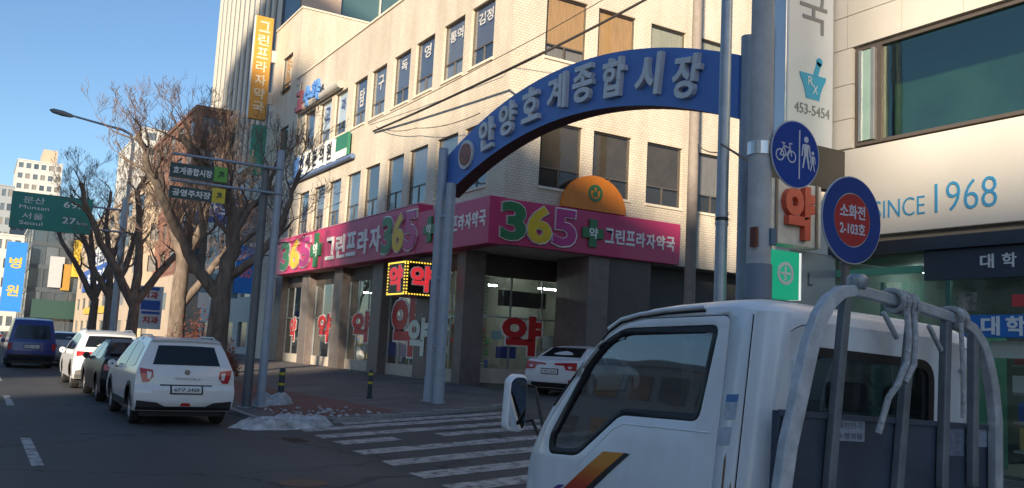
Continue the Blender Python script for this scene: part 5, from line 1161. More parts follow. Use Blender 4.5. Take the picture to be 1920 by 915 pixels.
# compact white crossover, nearest of the parked row
h1 = hw_fn(0.895, 1.0, 1.6, 0.60)
car = make_car('parked_car', 'white compact crossover with dark rear window parked nearest in the row', 'car',
    [(0.12, 0.28), (0.03, 0.36), (0.0, 0.50), (0.0, 0.68), (0.07, 0.76), (0.085, 0.95), (0.13, 1.08), (0.40, 1.50), (0.34, 1.545)], [(0.55, 1.58), (1.3, 1.60), (2.0, 1.575), (2.35, 1.51)], [(3.05, 1.03), (3.3, 0.99), (3.85, 0.88), (4.08, 0.72), (4.18, 0.5), (4.10, 0.28)],
    (0.78, 3.38), h1, LV, WP,
    [[(0.62, 1.10), (0.75, 1.42), (1.30, 1.50), (1.62, 1.51), (1.62, 1.04), (0.9, 1.05)], [(1.70, 1.04), (1.70, 1.51), (2.15, 1.48), (2.85, 1.04)]],
    [(-0.60, 1.12), (0.60, 1.12), (0.50, 1.44), (-0.50, 1.44)],
    [('tail_lamp', [(s * 0.60, 1.02), (s * 0.82, 1.05), (s * 0.80, 0.92), (s * 0.76, 0.80), (s * 0.66, 0.80), (s * 0.58, 0.90)], LRED, 0.010) for s in (-1, 1)] + [('lamp_insert', [(s * 0.62, 0.98), (s * 0.70, 0.99), (s * 0.68, 0.86), (s * 0.63, 0.86)], LWHT, 0.022) for s in (-1, 1)],
    (0.52, 0.68),
    [('r', 'lower_bumper', [(-0.84, 0.30), (0.84, 0.30), (0.84, 0.47), (0.5, 0.44), (0.36, 0.37), (-0.36, 0.37), (-0.5, 0.44), (-0.84, 0.47)], CLAD, 0.012), ('r', 'fog_lamp', [(-0.09, 0.385), (0.09, 0.385), (0.07, 0.435), (-0.07, 0.435)], LRED, 0.012),
     ('r', 'tailgate_recess', [(-0.46, 0.745), (0.46, 0.745), (0.46, 0.765), (-0.46, 0.765)], CLAD, 0.004),
     ('s', 'sill_cladding', [(1.22, 0.29), (2.94, 0.29), (2.94, 0.42), (1.22, 0.42)], CLAD, 0.008), ('s', 'wheel_lip', arc(0.78, 0.33, 0.46, 0, 180, 10) + arc(0.78, 0.33, 0.39, 180, 0, 10), CLAD, 0.010), ('s', 'wheel_lip', arc(3.38, 0.33, 0.46, 0, 180, 10) + arc(3.38, 0.33, 0.39, 180, 0, 10), CLAD, 0.010)],
    plate_text='67구 2420', r=0.335, badge=0.99, hood_win=((2.42, 1.47), (3.0, 1.06)))
for s in (-1, 1): MB().tube([(s * 0.56, 0.6, 1.60), (s * 0.57, 0.8, 1.645), (s * 0.57, 1.9, 1.64), (s * 0.55, 2.1, 1.60)], 0.016, 8).build('roof_rail', ALU, car)
text('badge_lettering', 'TIVOLI', mat('dull_chrome', (0.4, 0.4, 0.42), 0.3, 0.8), car, (0, 0.066, 0.875), (1, 0, 0), UP, 0.46, 0.035, 0.01, 0.0)
car.location = (3.50, 17.35, 0)
# black saloon next
BP = mat('black_car_paint', (0.007, 0.008, 0.012), 0.35, ior=1.35)
h2 = hw_fn(0.92, 0.92, 1.45, 0.58)
LV2 = [0.45, 0.6, 0.75, 0.9, 1.0, 1.1, 1.2, 1.3, 1.38]
car = make_car('parked_car', 'black saloon parked between the two white cars', 'car',
    [(0.14, 0.24), (0.02, 0.38), (0.0, 0.55), (0.03, 0.80), (0.06, 0.98), (0.14, 1.03)], [(0.62, 1.06), (1.30, 1.38), (1.9, 1.45), (2.5, 1.42)], [(3.35, 0.98), (4.1, 0.88), (4.55, 0.70), (4.65, 0.5), (4.55, 0.24)],
    (1.0, 3.75), h2, LV2, BP, [[(0.95, 1.08), (1.40, 1.33), (1.95, 1.38), (1.95, 0.99), (1.0, 1.0)], [(2.02, 0.99), (2.02, 1.385), (2.50, 1.36), (3.15, 1.0)]],
    None, [('tail_lamp', [(s * 0.48, 0.86), (s * 0.86, 0.90), (s * 0.86, 0.76), (s * 0.52, 0.78)], LRED, 0.01) for s in (-1, 1)], (0.5, 0.58), [('r', 'lower_bumper', [(-0.7, 0.26), (0.7, 0.26), (0.62, 0.40), (-0.62, 0.40)], CLAD, 0.008)], plate_text='28가 1187', hood_win=((2.6, 1.38), (3.25, 1.02)))
b = MB()
for i in range(8):
    u0, u1 = (i / 8 * 2 - 1) * 0.85, ((i + 1) / 8 * 2 - 1) * 0.85
    b.quad((u0 * 0.80, 0.72, 1.135), (u1 * 0.80, 0.72, 1.135), (u1 * 0.64, 1.28, 1.40), (u0 * 0.64, 1.28, 1.40))
b.build('rear_window', CARGLASS, car)
car.location = (3.55, 22.55, 0)
# white larger sport utility, sunlit
h3 = hw_fn(0.93, 1.02, 1.64, 0.62)
LV3 = LV + [1.56]
car = make_car('parked_car', 'white sport utility car with long red tail lamps standing in the sun patch', 'car',
    [(0.12, 0.30), (0.02, 0.42), (0.0, 0.62), (0.05, 0.80), (0.06, 1.02), (0.12, 1.14), (0.42, 1.52), (0.34, 1.57)], [(0.6, 1.62), (1.4, 1.64), (2.2, 1.61), (2.6, 1.53)], [(3.3, 1.06), (3.6, 1.02), (4.2, 0.9), (4.42, 0.7), (4.48, 0.5), (4.4, 0.30)],
    (0.85, 3.55), h3, LV3, WP, [[(0.66, 1.14), (0.82, 1.45), (1.5, 1.53), (1.72, 1.54), (1.72, 1.07), (0.9, 1.09)], [(1.80, 1.07), (1.80, 1.54), (2.4, 1.50), (3.1, 1.07)]],
    [(-0.66, 1.18), (0.66, 1.18), (0.56, 1.47), (-0.56, 1.47)], [('tail_lamp', [(s * 0.18, 1.03), (s * 0.86, 1.06), (s * 0.86, 0.92), (s * 0.62, 0.96), (s * 0.18, 0.99)], LRED, 0.01) for s in (-1, 1)], (0.5, 0.50),
    [('r', 'lower_bumper', [(-0.86, 0.32), (0.86, 0.32), (0.86, 0.52), (0.55, 0.60), (-0.55, 0.60), (-0.86, 0.52)], mat('grey_bumper', (0.14, 0.14, 0.14), 0.5), 0.012), ('r', 'fog_lamp', [(0.5, 0.46), (0.72, 0.46), (0.72, 0.5), (0.5, 0.5)], LRED, 0.02), ('s', 'wheel_lip', arc(0.85, 0.35, 0.47, 0, 180, 10) + arc(0.85, 0.35, 0.41, 180, 0, 10), CLAD, 0.010)], plate_text='31나 5520', r=0.35, hood_win=((2.68, 1.49), (3.25, 1.09)))
for s in (-1, 1): MB().tube([(s * 0.60, 0.6, 1.63), (s * 0.61, 0.85, 1.69), (s * 0.60, 2.2, 1.68), (s * 0.58, 2.4, 1.63)], 0.018, 8).build('roof_rail', ALU, car)
car.location = (3.42, 27.6, 0)
# blue van moving away
VB = paint('blue_van_paint', (0.02, 0.035, 0.20))
h4 = hw_fn(0.86, 1.05, 1.95, 0.66)
LV4 = LV + [1.6, 1.7, 1.8, 1.88]
car = make_car('blue_van', 'dark blue van driving away at the left of the parked row', 'van',
    [(0.06, 0.36), (0.0, 0.50), (0.0, 0.70), (0.03, 1.05), (0.07, 1.15), (0.22, 1.70), (0.34, 1.88)], [(0.7, 1.95), (2.0, 1.95), (2.9, 1.90)], [(3.7, 1.15), (4.2, 1.0), (4.5, 0.85), (4.6, 0.5), (4.5, 0.36)],
    (0.95, 3.6), h4, LV4, VB, [[(0.6, 1.18), (0.6, 1.74), (1.7, 1.78), (1.7, 1.15)], [(1.8, 1.15), (1.8, 1.78), (2.75, 1.76), (3.4, 1.16)]],
    [(-0.66, 1.16), (0.66, 1.16), (0.56, 1.68), (-0.56, 1.68)], [('tail_lamp', [(s * 0.70, 0.98), (s * 0.83, 0.98), (s * 0.83, 0.74), (s * 0.72, 0.74)], LRED, 0.01) for s in (-1, 1)], (0.52, 0.86), [('r', 'lower_bumper', [(-0.84, 0.38), (0.84, 0.38), (0.84, 0.56), (-0.84, 0.56)], CLAD, 0.014)], group=None, plate_text='83버 7406', hood_win=((3.0, 1.82), (3.6, 1.22)))
car.location = (2.1, 40.2, 0)
# silver saloon beyond the van and a distant white car
SV = paint('silver_car_paint', (0.42, 0.46, 0.50))
car = make_car('parked_car', 'pale silver saloon parked just right of the blue van', 'car',
    [(0.14, 0.24), (0.02, 0.38), (0.0, 0.55), (0.03, 0.80), (0.06, 1.0), (0.14, 1.05)], [(0.7, 1.08), (1.35, 1.40), (2.0, 1.46), (2.6, 1.42)], [(3.45, 0.98), (4.2, 0.88), (4.65, 0.70), (4.75, 0.5), (4.65, 0.24)],
    (1.0, 3.8), h2, LV2, SV, [[(1.0, 1.08), (1.45, 1.33), (2.0, 1.38), (2.0, 0.99), (1.05, 1.0)], [(2.1, 0.99), (2.1, 1.385), (2.55, 1.36), (3.2, 1.0)]],
    None, [('tail_lamp', [(s * 0.5, 0.9), (s * 0.86, 0.92), (s * 0.86, 0.76), (s * 0.56, 0.8)], LRED, 0.01) for s in (-1, 1)], (0.5, 0.62), None)
b = MB().quad((-0.66, 0.78, 1.145), (0.66, 0.78, 1.145), (0.54, 1.33, 1.425), (-0.54, 1.33, 1.425)); b.build('rear_window', CARGLASS, car)
car.location = (3.75, 43.5, 0)
far = copy_tree(car); far.location = (0.95, 72, 0); far.name = 'distant_car'; far['label'] = 'distant pale car at the left edge of the road'
if 'group' in far.keys(): del far['group']
# white hatchback in the side street
h5 = hw_fn(0.88, 0.95, 1.5, 0.60)
car = make_car('parked_car', 'white hatchback with red tail lamps parked in the side street behind the truck', 'car',
    [(0.12, 0.24), (0.02, 0.38), (0.0, 0.55), (0.02, 0.80), (0.05, 1.0), (0.12, 1.06)], [(0.55, 1.09), (1.2, 1.40), (1.9, 1.47), (2.5, 1.44)], [(3.3, 0.99), (4.0, 0.88), (4.4, 0.70), (4.5, 0.5), (4.4, 0.24)],
    (0.95, 3.6), h5, LV2, WP, [[(0.9, 1.10), (1.3, 1.34), (1.9, 1.40), (1.9, 1.0), (1.0, 1.01)], [(2.0, 1.0), (2.0, 1.40), (2.5, 1.38), (3.1, 1.0)]],
    None, [('tail_lamp', [(s * 0.15, 0.96), (s * 0.84, 1.0), (s * 0.84, 0.76), (s * 0.52, 0.78), (s * 0.45, 0.90), (s * 0.15, 0.91)], LRED, 0.01) for s in (-1, 1)] + [('lamp_insert', [(s * 0.58, 0.88), (s * 0.70, 0.88), (s * 0.70, 0.82), (s * 0.60, 0.82)], LWHT, 0.022) for s in (-1, 1)],
    (0.52, 0.72), [('r', 'lower_bumper', [(-0.7, 0.26), (0.7, 0.26), (0.62, 0.40), (-0.62, 0.40)], CLAD, 0.008), ('r', 'reflector', [(0.6, 0.44), (0.78, 0.44), (0.78, 0.5), (0.6, 0.5)], LRED, 0.01)], group=None, plate_text='19오 3342', hood_win=((2.6, 1.40), (3.2, 1.03)))
b = MB().quad((-0.66, 0.63, 1.15), (0.66, 0.63, 1.15), (0.56, 1.18, 1.425), (-0.56, 1.18, 1.425)); b.build('rear_window', CARGLASS, car)
car.location = (14.35, 21.75, gz(14.4)); car.rotation_euler = (0, 0, R(-64))

# ================================================================ TRUCK (small flatbed lorry beside the viewer)
TX0, TXC = 2.80, 3.60                      # left flank at the waist, centre line
tk = thing('flatbed_truck', 'small white flatbed truck with orange stripe and steel load guard', 'truck', (TX0, 3.6, 0.0))
TP = mat('truck_white_paint', (0.83, 0.85, 0.86), 0.38, var=0.09, scale=3.5, coat=0.3, bump=0.02, bscale=3.0, stretch=(1, 1, 0.4))
SEAL = mat('black_rubber_seal', (0.016, 0.016, 0.018), 0.55, var=0.0)
def inset(y, z):
    x = 0.0
    if z > 1.15: x += (z - 1.15) * 0.085
    if z < 0.6: x += (0.6 - z) * 0.06
    if y > 4.2: x += (y - 4.2) ** 2 * 0.8
    if y < 2.78: x += 0.09 * (1 - math.sqrt(max(0.0, 1 - min(1.0, (2.78 - y) / 0.115) ** 2)))
    return x
def flank(y, z, s, e=0.0): w_ = TXC - TX0 - inset(y, z) + e; return TXC + s * w_      # s = -1 near side, +1 far side
TLV = [0.6, 0.8, 1.0, 1.15, 1.3, 1.45, 1.6, 1.75, 1.85]
def fill_holes(outer, holes, levels_z=(), levels_y=()):
    """triangulated plate in the (a, z) plane with holes -> verts, faces"""
    bm = bmesh.new(); ed = []
    for loop in [outer] + list(holes):
        v = [bm.verts.new((p[0], 0, p[1])) for p in loop]; ed += [bm.edges.new((v[i], v[(i + 1) % len(v)])) for i in range(len(v))]
    bmesh.ops.triangle_fill(bm, use_beauty=True, use_dissolve=False, edges=ed, normal=(0, -1, 0))
    for l_ in levels_z: bmesh.ops.bisect_plane(bm, geom=bm.verts[:] + bm.edges[:] + bm.faces[:], plane_co=(0, 0, l_), plane_no=(0, 0, 1))
    for l_ in levels_y: bmesh.ops.bisect_plane(bm, geom=bm.verts[:] + bm.edges[:] + bm.faces[:], plane_co=(l_, 0, 0), plane_no=(1, 0, 0))
    bm.verts.index_update(); r = [(v.co.x, v.co.z) for v in bm.verts], [[v.index for v in f.verts] for f in bm.faces]; bm.free(); return r
def flank_plate(name, outer, holes, m, s, e=0.0, th=0.02, parent=tk, bev=0.0):
    vs, fs = fill_holes(outer, holes, TLV, [3.0, 3.4, 3.8, 4.2, 4.35, 4.5]); b = MB().add([(flank(y, z, s, e), y, z) for y, z in vs], fs)
    o = b.build(name, m, parent); weld(o, 0.0005); sd = o.modifiers.new('thick', 'SOLIDIFY'); sd.thickness = th; sd.offset = -1.0
    # recalc may flip an open sheet: make every plate thicken inwards
    n0 = sum((p.normal.x * p.area for p in o.data.polygons)); 
    if n0 * s < 0: o.data.flip_normals()
    if bev: bv = o.modifiers.new('bevel', 'BEVEL'); bv.width = bev; bv.segments = 2; bv.limit_method = 'ANGLE'; bv.angle_limit = R(60)
    if th > 0.004: o.data.shade_smooth(); o.data.set_sharp_from_angle(angle=R(30))
    return o
def rounded(poly, r, n=4):
    """round the corners of a closed polygon"""
    out = []; k = len(poly)
    for i in range(k):
        p, a, c = Vector(poly[i]), Vector(poly[i - 1]), Vector(poly[(i + 1) % k]); da, dc = (a - p), (c - p); rr_ = min(r, da.length * 0.45, dc.length * 0.45)
        p0, p1 = p + da.normalized() * rr_, p + dc.normalized() * rr_
        out += [tuple(p0 * (1 - t_) ** 2 + p * 2 * t_ * (1 - t_) + p1 * t_ ** 2) for t_ in [j_ / n for j_ in range(n + 1)]]
    return out
def grow(poly, d):
    """move a closed polygon's edge outwards by d (inwards if negative)"""
    k = len(poly); A = sum(poly[i][0] * poly[(i + 1) % k][1] - poly[(i + 1) % k][0] * poly[i][1] for i in range(k)); sg = 1 if A > 0 else -1; out = []
    for i in range(k):
        p, a, c = Vector(poly[i]), Vector(poly[i - 1]), Vector(poly[(i + 1) % k]); e0, e1 = (p - a).normalized(), (c - p).normalized()
        n0, n1 = Vector((e0.y, -e0.x)) * sg, Vector((e1.y, -e1.x)) * sg; n_ = (n0 + n1); n_ = n_ / max(0.35, n_.length_squared / 2); out.append(tuple(p + n_ * d))
    return out
ZR = 0.05                                   # the flank ends at the rain gutter, the roof skin starts there
roofline = [(2.78, 1.945), (2.90, 1.965), (3.09, 1.962), (3.35, 1.95), (3.55, 1.932), (3.70, 1.905), (3.80, 1.855)]
pillar = [(3.905, 1.765), (4.09, 1.575), (4.21, 1.44), (4.33, 1.285), (4.43, 1.165)]
nose = [(4.52, 1.06), (4.60, 0.88), (4.64, 0.7), (4.64, 0.42), (4.5, 0.34)]
arch_ = [(3.72 + 0.40 * math.cos(R(a)), 0.34 + 0.40 * math.sin(R(a))) for a in range(0, 181, 15)]
outline = [(2.78, 0.45)] + roofline + pillar + nose + [p for p in arch_ if p[1] >= 0.34] + [(3.2, 0.40)]
door = rounded([(2.93, 0.62), (2.93, 1.925), (3.50, 1.91), (3.66, 1.885), (3.78, 1.83), (4.05, 1.56), (4.24, 1.33), (4.32, 1.16), (4.36, 0.86), (4.16, 0.76)], 0.04)
winp = rounded([(2.985, 1.885), (3.05, 1.445), (3.61, 1.425), (3.93, 1.185), (4.20, 1.165), (4.215, 1.26), (3.93, 1.70), (3.80, 1.81), (3.66, 1.865)], 0.05)
for s in (-1, 1):
    flank_plate('cab_side', outline, [grow(door, 0.007)], TP, s, 0.0, 0.03)
    flank_plate('door_jamb', grow(door, 0.03), [grow(winp, -0.002)], SEAL, s, -0.018, 0.01)
    d_ = flank_plate('door', door, [winp], TP, s, 0.004, 0.025, bev=0.006)
    flank_plate('window_seal', grow(winp, 0.004), [grow(winp, -0.035)], SEAL, s, 0.002, 0.02, d_)
    flank_plate('side_glass', grow(winp, -0.030), [], TRUCKGLASS, s, -0.010, 0.004, d_)
    BX('door_handle', (flank(3.1, 1.0, s, 0.0), 3.0, 0.98), (flank(3.1, 1.0, s, 0.028), 3.16, 1.03), BLACK, d_)
# pressed line along the door below the sill
    MB().tube([(flank(y, z, s, 0.001), y, z) for y, z in ((2.97, 1.405), (3.3, 1.395), (3.58, 1.385), (3.66, 1.35), (3.92, 1.135))], 0.006, 6).build('door_crease', TP, d_, smooth=True)
# rain gutter
    MB().tube([(flank(y, z, s, 0.006), y, z + 0.004) for y, z in roofline[2:]], 0.010, 6).build('rain_gutter', TP, tk, smooth=True)
    MB().tube([(flank(y, z, s, 0.004), y, z - 0.014) for y, z in roofline[2:] + pillar[:3]], 0.006, 6).build('gutter_shadow_gap', SEAL, tk, smooth=True)
# roof skin: crowned, rolling over into the gutters; then windscreen and nose panels
def skin(name, prof, m, crown, parent=tk, e=0.0, u_in=1.0, nu=20, pw=7.0, fy=0.0):
    b = MB(); vs = []; fs = []; us = [math.sin((i / nu * 2 - 1) * math.pi / 2) for i in range(nu + 1)]
    for y, z in prof:
        for u in us:
            x = TXC + u * u_in * (TXC - TX0 - inset(y, z) + e); vs.append((x, y + fy * (1 - u * u), z + crown * (1 - abs(u) ** pw)))
    for i in range(len(prof) - 1):
        for j in range(nu): k = i * (nu + 1) + j; fs.append((k, k + 1, k + nu + 2, k + nu + 1))
    return b.add(vs, fs).build(name, m, parent, smooth=True, angle=60)
skin('roof', [(2.665, 1.86), (2.685, 1.90), (2.72, 1.93)] + roofline, TP, 0.055, pw=10.0)
skin('roof_front', roofline[-2:] + [(3.865, 1.80)], TP, 0.055, fy=0.05)
skin('windscreen', [(3.865, 1.80), (4.09, 1.575), (4.43, 1.165)], TRUCKGLASS, 0.02, u_in=0.95, pw=2, fy=0.06)
skin('front_panel', [(4.43, 1.165)] + nose, TP, 0.0, fy=0.06)
for s in (-1, 1):
    BX('headlamp', (TXC + s * 0.42, 4.62, 0.62), (TXC + s * 0.70, 4.70, 0.82), LWHT, tk, 0.02)
    BX('indicator', (TXC + s * 0.46, 4.60, 0.50), (TXC + s * 0.70, 4.69, 0.58), mat('amber_lens', (0.6, 0.22, 0.02), 0.2), tk)
BX('grille', (TXC - 0.38, 4.66, 0.64), (TXC + 0.38, 4.72, 0.80), BLACK, tk, 0.01); BX('bumper', (TXC - 0.78, 4.60, 0.34), (TXC + 0.78, 4.76, 0.49), TP, tk, 0.03)
# back wall of the cab with its window and rounded corners
yb = 2.665; bw = 0.645
rearwin = rounded([(3.02, 1.36), (3.02, 1.80), (3.92, 1.80), (3.92, 1.36)], 0.10, 6)
vs, fs = fill_holes([(TXC - bw, 0.5)] + [(TXC + bw * u, 1.86 + 0.060 * (1 - abs(u) ** 7)) for u in [math.sin((i / 20 * 2 - 1) * math.pi / 2) for i in range(21)]] + [(TXC + bw, 0.5)], [rearwin], (0.9, 1.2)); o = MB().add([(x, yb, z) for x, z in vs], fs).build('cab_back', TP, tk); o.modifiers.new('thick', 'SOLIDIFY').thickness = 0.02
vs, fs = fill_holes(grow(rearwin, 0.012), [grow(rearwin, -0.03)]); o = MB().add([(x, yb - 0.012, z) for x, z in vs], fs).build('rear_window_seal', SEAL, tk); o.modifiers.new('thick', 'SOLIDIFY').thickness = 0.012
vs, fs = fill_holes(grow(rearwin, -0.02), []); MB().add([(x, yb - 0.004, z) for x, z in vs], fs).build('rear_window', TRUCKGLASS, tk)
for s in (-1, 1):
    b = MB(); vs = []; fs = []; zs = [0.5, 0.9, 1.15, 1.5, 1.865, 1.945]
    for z in zs:
        xe = flank(2.78, z, s); xi = TXC + s * bw
        for k in range(6): a = math.pi / 2 * k / 5; vs.append((xi + (xe - xi) * math.sin(a), 2.78 + (yb - 2.78) * math.cos(a), z))
    for i in range(len(zs) - 1):
        for k in range(5): q_ = i * 6 + k; fs.append((q_, q_ + 1, q_ + 7, q_ + 6))
    b.add(vs, fs).build('cab_corner', TP, tk, smooth=True, angle=60)
    MB().tube([(TXC + s * (bw - 0.04), yb - 0.004, z) for z in (1.0, 1.3, 1.6, 1.74)] + [(TXC + s * (bw - 0.10), yb - 0.004, 1.80)], 0.022, 8).build('pressed_rib', TP, tk, smooth=True)
for s in (-1, 1):
    MB().tube([(flank(2.79, z, s, 0.0005), 2.79, z) for z in (0.5, 0.9, 1.2, 1.5, 1.8, 1.93)], 0.0035, 5).build('panel_seam', SEAL, tk)
    flank_plate('rust_run', [(2.865, 1.33), (2.872, 1.30), (2.868, 1.12), (2.862, 0.95), (2.858, 1.1), (2.860, 1.28)], [], mat('rust_stain', (0.24, 0.13, 0.07), 0.8, var=0.4, scale=30), s, 0.002, 0.001)
    flank_plate('rust_run', [(2.815, 1.22), (2.822, 1.20), (2.82, 0.98), (2.814, 0.9)], [], MATS['rust_stain'], s, 0.002, 0.001)
BX('cab_floor', (TX0 + 0.05, 2.70, 0.52), (4.35, 4.4, 0.60), BLACK, tk)
# interior
INT = mat('dark_grey_trim', (0.05, 0.05, 0.055), 0.8, var=0.15); SEATM = mat('seat_fabric', (0.07, 0.065, 0.065), 0.9, var=0.2, scale=8)
for x in (3.08, 3.58, 4.0):
    BX('seat_cushion', (x - 0.19, 2.98, 0.75), (x + 0.19, 3.45, 0.92), SEATM, tk, 0.04); MB().obox((x, 2.94, 1.2), (1, 0, 0), (0, -0.15, 1), (0, 1, 0.15), 0.18, 0.32, 0.06).build('seat_back', SEATM, tk, bevel=0.04)
    BX('head_rest', (x - 0.11, 2.82, 1.54), (x + 0.11, 2.92, 1.68), SEATM, tk, 0.03)
MB().prism([(TX0 + 0.08, 3.95, 0.6), (TX0 + 0.08, 3.90, 1.14), (TX0 + 0.08, 4.05, 1.20), (TX0 + 0.08, 4.36, 1.16), (TX0 + 0.08, 4.45, 0.6)], (1.44, 0, 0)).build('dashboard', INT, tk)
c = Vector((3.10, 3.78, 1.22)); n_ = Vector((0, -0.45, 0.9)).normalized(); a_ = Vector((1, 0, 0)); b_ = n_.cross(a_)
st = MB().tube([c + (a_ * math.cos(2 * math.pi * i / 28) + b_ * math.sin(2 * math.pi * i / 28)) * 0.205 for i in range(29)], 0.016, 8, cap=False).build('steering_wheel', BLACK, tk, smooth=True)
MB().obox(c, a_, b_, n_, 0.2, 0.022, 0.01).obox(c - b_ * 0.09, b_, a_, n_, 0.1, 0.022, 0.0095).lathe(c - n_ * 0.02, n_, [(0, 0.06), (0.035, 0.055), (0.04, 0)], 16).build('steering_hub', BLACK, st)
MB().tube([c - n_ * 0.02, c - n_ * 0.45], 0.03, 10).build('steering_column', INT, tk)
# door mirrors: near one seen from behind
for s in (-1, 1):
    X_ = 2.745 if s < 0 else 2 * TXC - 2.70; cz = 1.415; cy = 4.47
    mo = MB().prism([Vector((X_ + x, cy, cz + z)) for x, z in rounded([(-0.07, -0.165), (-0.07, 0.13), (-0.03, 0.165), (0.06, 0.165), (0.07, -0.165)], 0.05)], (0, 0.07, 0)).build('door_mirror', TP, tk, bevel=0.02)
    MB().prism([Vector((X_ + x, cy - 0.004, cz + z)) for x, z in rounded([(-0.057, -0.148), (-0.057, 0.12), (-0.025, 0.148), (0.048, 0.148), (0.057, -0.148)], 0.045)], (0, 0.003, 0)).build('mirror_glass', mat('mirror', (0.8, 0.8, 0.8), 0.02, 1.0, var=0), mo)
    for z in (-0.12, 0.12): MB().tube([(X_, cy + 0.04, cz + z), (X_ - s * 0.12, cy + 0.02, cz + z * 0.8), (flank(4.3, 1.2, s, -0.02), 4.30, 1.22 + z * 0.3)], 0.011, 8).build('mirror_arm', BLACK, mo, smooth=True)
# stripe decal running down the door (orange fading to dark red, black edge), stickers
DEC = bpy.data.materials.new('orange_red_stripe'); DEC.use_nodes = True; nn, ll = DEC.node_tree.nodes, DEC.node_tree.links
tcn = nn.new('ShaderNodeTexCoord'); spn = nn.new('ShaderNodeSeparateXYZ'); mrn = nn.new('ShaderNodeMapRange'); crn = nn.new('ShaderNodeValToRGB'); nn['Principled BSDF'].inputs['Roughness'].default_value = 0.35
mrn.inputs['From Min'].default_value = 0.85; mrn.inputs['From Max'].default_value = 1.19
crn.color_ramp.elements[0].color = (0.20, 0.01, 0.02, 1); crn.color_ramp.elements[1].color = (0.68, 0.27, 0.03, 1); e_ = crn.color_ramp.elements.new(0.6); e_.color = (0.52, 0.06, 0.025, 1)
ll.new(tcn.outputs['Object'], spn.inputs[0]); ll.new(spn.outputs[2], mrn.inputs['Value']); ll.new(mrn.outputs[0], crn.inputs[0]); ll.new(crn.outputs[0], nn['Principled BSDF'].inputs['Base Color'])
S = lambda x, y: (lambda p: (p.y, p.z))(sx(x, y, TX0 + 0.0))
st4 = [S(1133, 846), S(1172, 849), S(1098, 920), S(1060, 955), S(1020, 955), S(1062, 915)]
flank_plate('stripe_decal', st4, [], DEC, -1, 0.0075, 0.002); flank_plate('stripe_edge', [S(1173, 849), S(1182, 851), S(1112, 921), S(1072, 957), S(1061, 955), S(1099, 920)], [], BLACK, -1, 0.0075, 0.002)
flank_plate('stripe_decal', [S(1052, 908), S(1064, 908), S(1016, 950), S(1000, 950)], [], mat('purple_stripe', (0.10, 0.05, 0.25), 0.4), -1, 0.0075, 0.002)
STK = mat('faded_sticker', (0.45, 0.50, 0.58), 0.6, var=0.25, scale=30); STB = mat('blue_sticker', (0.10, 0.24, 0.48), 0.5, var=0.2, scale=25)
flank_plate('sticker', [S(1350, 738), S(1372, 738), S(1371, 753), S(1349, 753)], [], STB, -1, 0.002, 0.001); flank_plate('sticker', [S(1349, 754), S(1371, 754), S(1369, 785), S(1347, 785)], [], STK, -1, 0.002, 0.001); flank_plate('sticker', [S(1342, 800), S(1364, 800), S(1362, 834), S(1340, 834)], [], STK, -1, 0.002, 0.001)
flank_plate('sticker', [S(1132, 626), S(1150, 624), S(1149, 634), S(1130, 636)], [], STK, -1, -0.005, 0.001); flank_plate('sticker', [S(1300, 612), S(1325, 611), S(1324, 624), S(1299, 625)], [], STK, -1, -0.005, 0.001)
# chassis, wheels, bed
for x in (TXC - 0.38, TXC + 0.38): BX('chassis_rail', (x - 0.05, -0.1, 0.45), (x + 0.05, 4.3, 0.58), BLACK, tk)
for s in (-1, 1): wheel(tk, TXC + s * 0.68, 3.72, 0.33, 0.2, s); wheel(tk, TXC + s * 0.64, 0.95, 0.30, 0.28, s)
MB().tube([(TXC - 0.6, 0.95, 0.3), (TXC + 0.6, 0.95, 0.3)], 0.06, 10).build('rear_axle', BLACK, tk)
BEDM = mat('bed_blue_grey_steel', (0.10, 0.13, 0.17), 0.5, 0.3, var=0.25, scale=4)
BX('bed_floor', (TX0 - 0.02, -0.15, 0.72), (4.46, 2.50, 0.78), BEDM, tk)
for x in (TX0 - 0.03, 4.45): BX('drop_side', (x, -0.15, 0.78), (x + 0.03, 2.48, 1.10), TP, tk, 0.008)
BX('tailgate', (TX0, -0.19, 0.78), (4.45, -0.16, 1.10), TP, tk)
ROLL = R(2.0)
# load guard: steel plate, hoop, uprights (its measured leaning shape is kept)
YG = 2.57
def lean(x, z): return z + (x - TX0) * math.tan(ROLL)
GP = mat('guard_plate_paint', (0.055, 0.07, 0.10), 0.55, 0.1, var=0.35, scale=3.0, bump=0.06, bscale=6)
GT = mat('worn_grey_white_paint', (0.40, 0.43, 0.46), 0.5, 0.1, var=0.32, scale=9, bump=0.05); GTL = mat('white_guard_paint', (0.50, 0.53, 0.56), 0.6, var=0.3, scale=9, bump=0.05)
MB().prism([(2.80, YG, 0.78), (4.30, YG, 0.78), (4.30, YG, lean(4.30, 1.475)), (2.80, YG, lean(2.80, 1.535))], (0, 0.035, 0)).build('guard_plate', GP, tk, bevel=0.004)
MB().prism([(2.795, YG - 0.012, lean(2.8, 1.515)), (4.305, YG - 0.012, lean(4.30, 1.455)), (4.305, YG - 0.012, lean(4.30, 1.478)), (2.795, YG - 0.012, lean(2.8, 1.54))], (0, 0.011, 0)).build('plate_rim', GP, tk)
hoop = [(2.80, 0.80), (2.805, 1.236), (2.83, 1.40), (2.935, 1.80), (2.985, 1.92), (3.04, 1.99), (3.11, 2.035), (3.20, 2.05), (3.63, 2.01), (4.00, 1.965), (4.12, 1.93), (4.20, 1.86), (4.25, 1.77), (4.29, 1.66), (4.32, 1.50), (4.335, 0.80)]
hoop = [(x - (0.075 if x > 4.05 else (0.05 if x > 3.9 else 0.0)), z) for x, z in hoop]; hoop = [(x, lean(x, z)) for x, z in hoop]
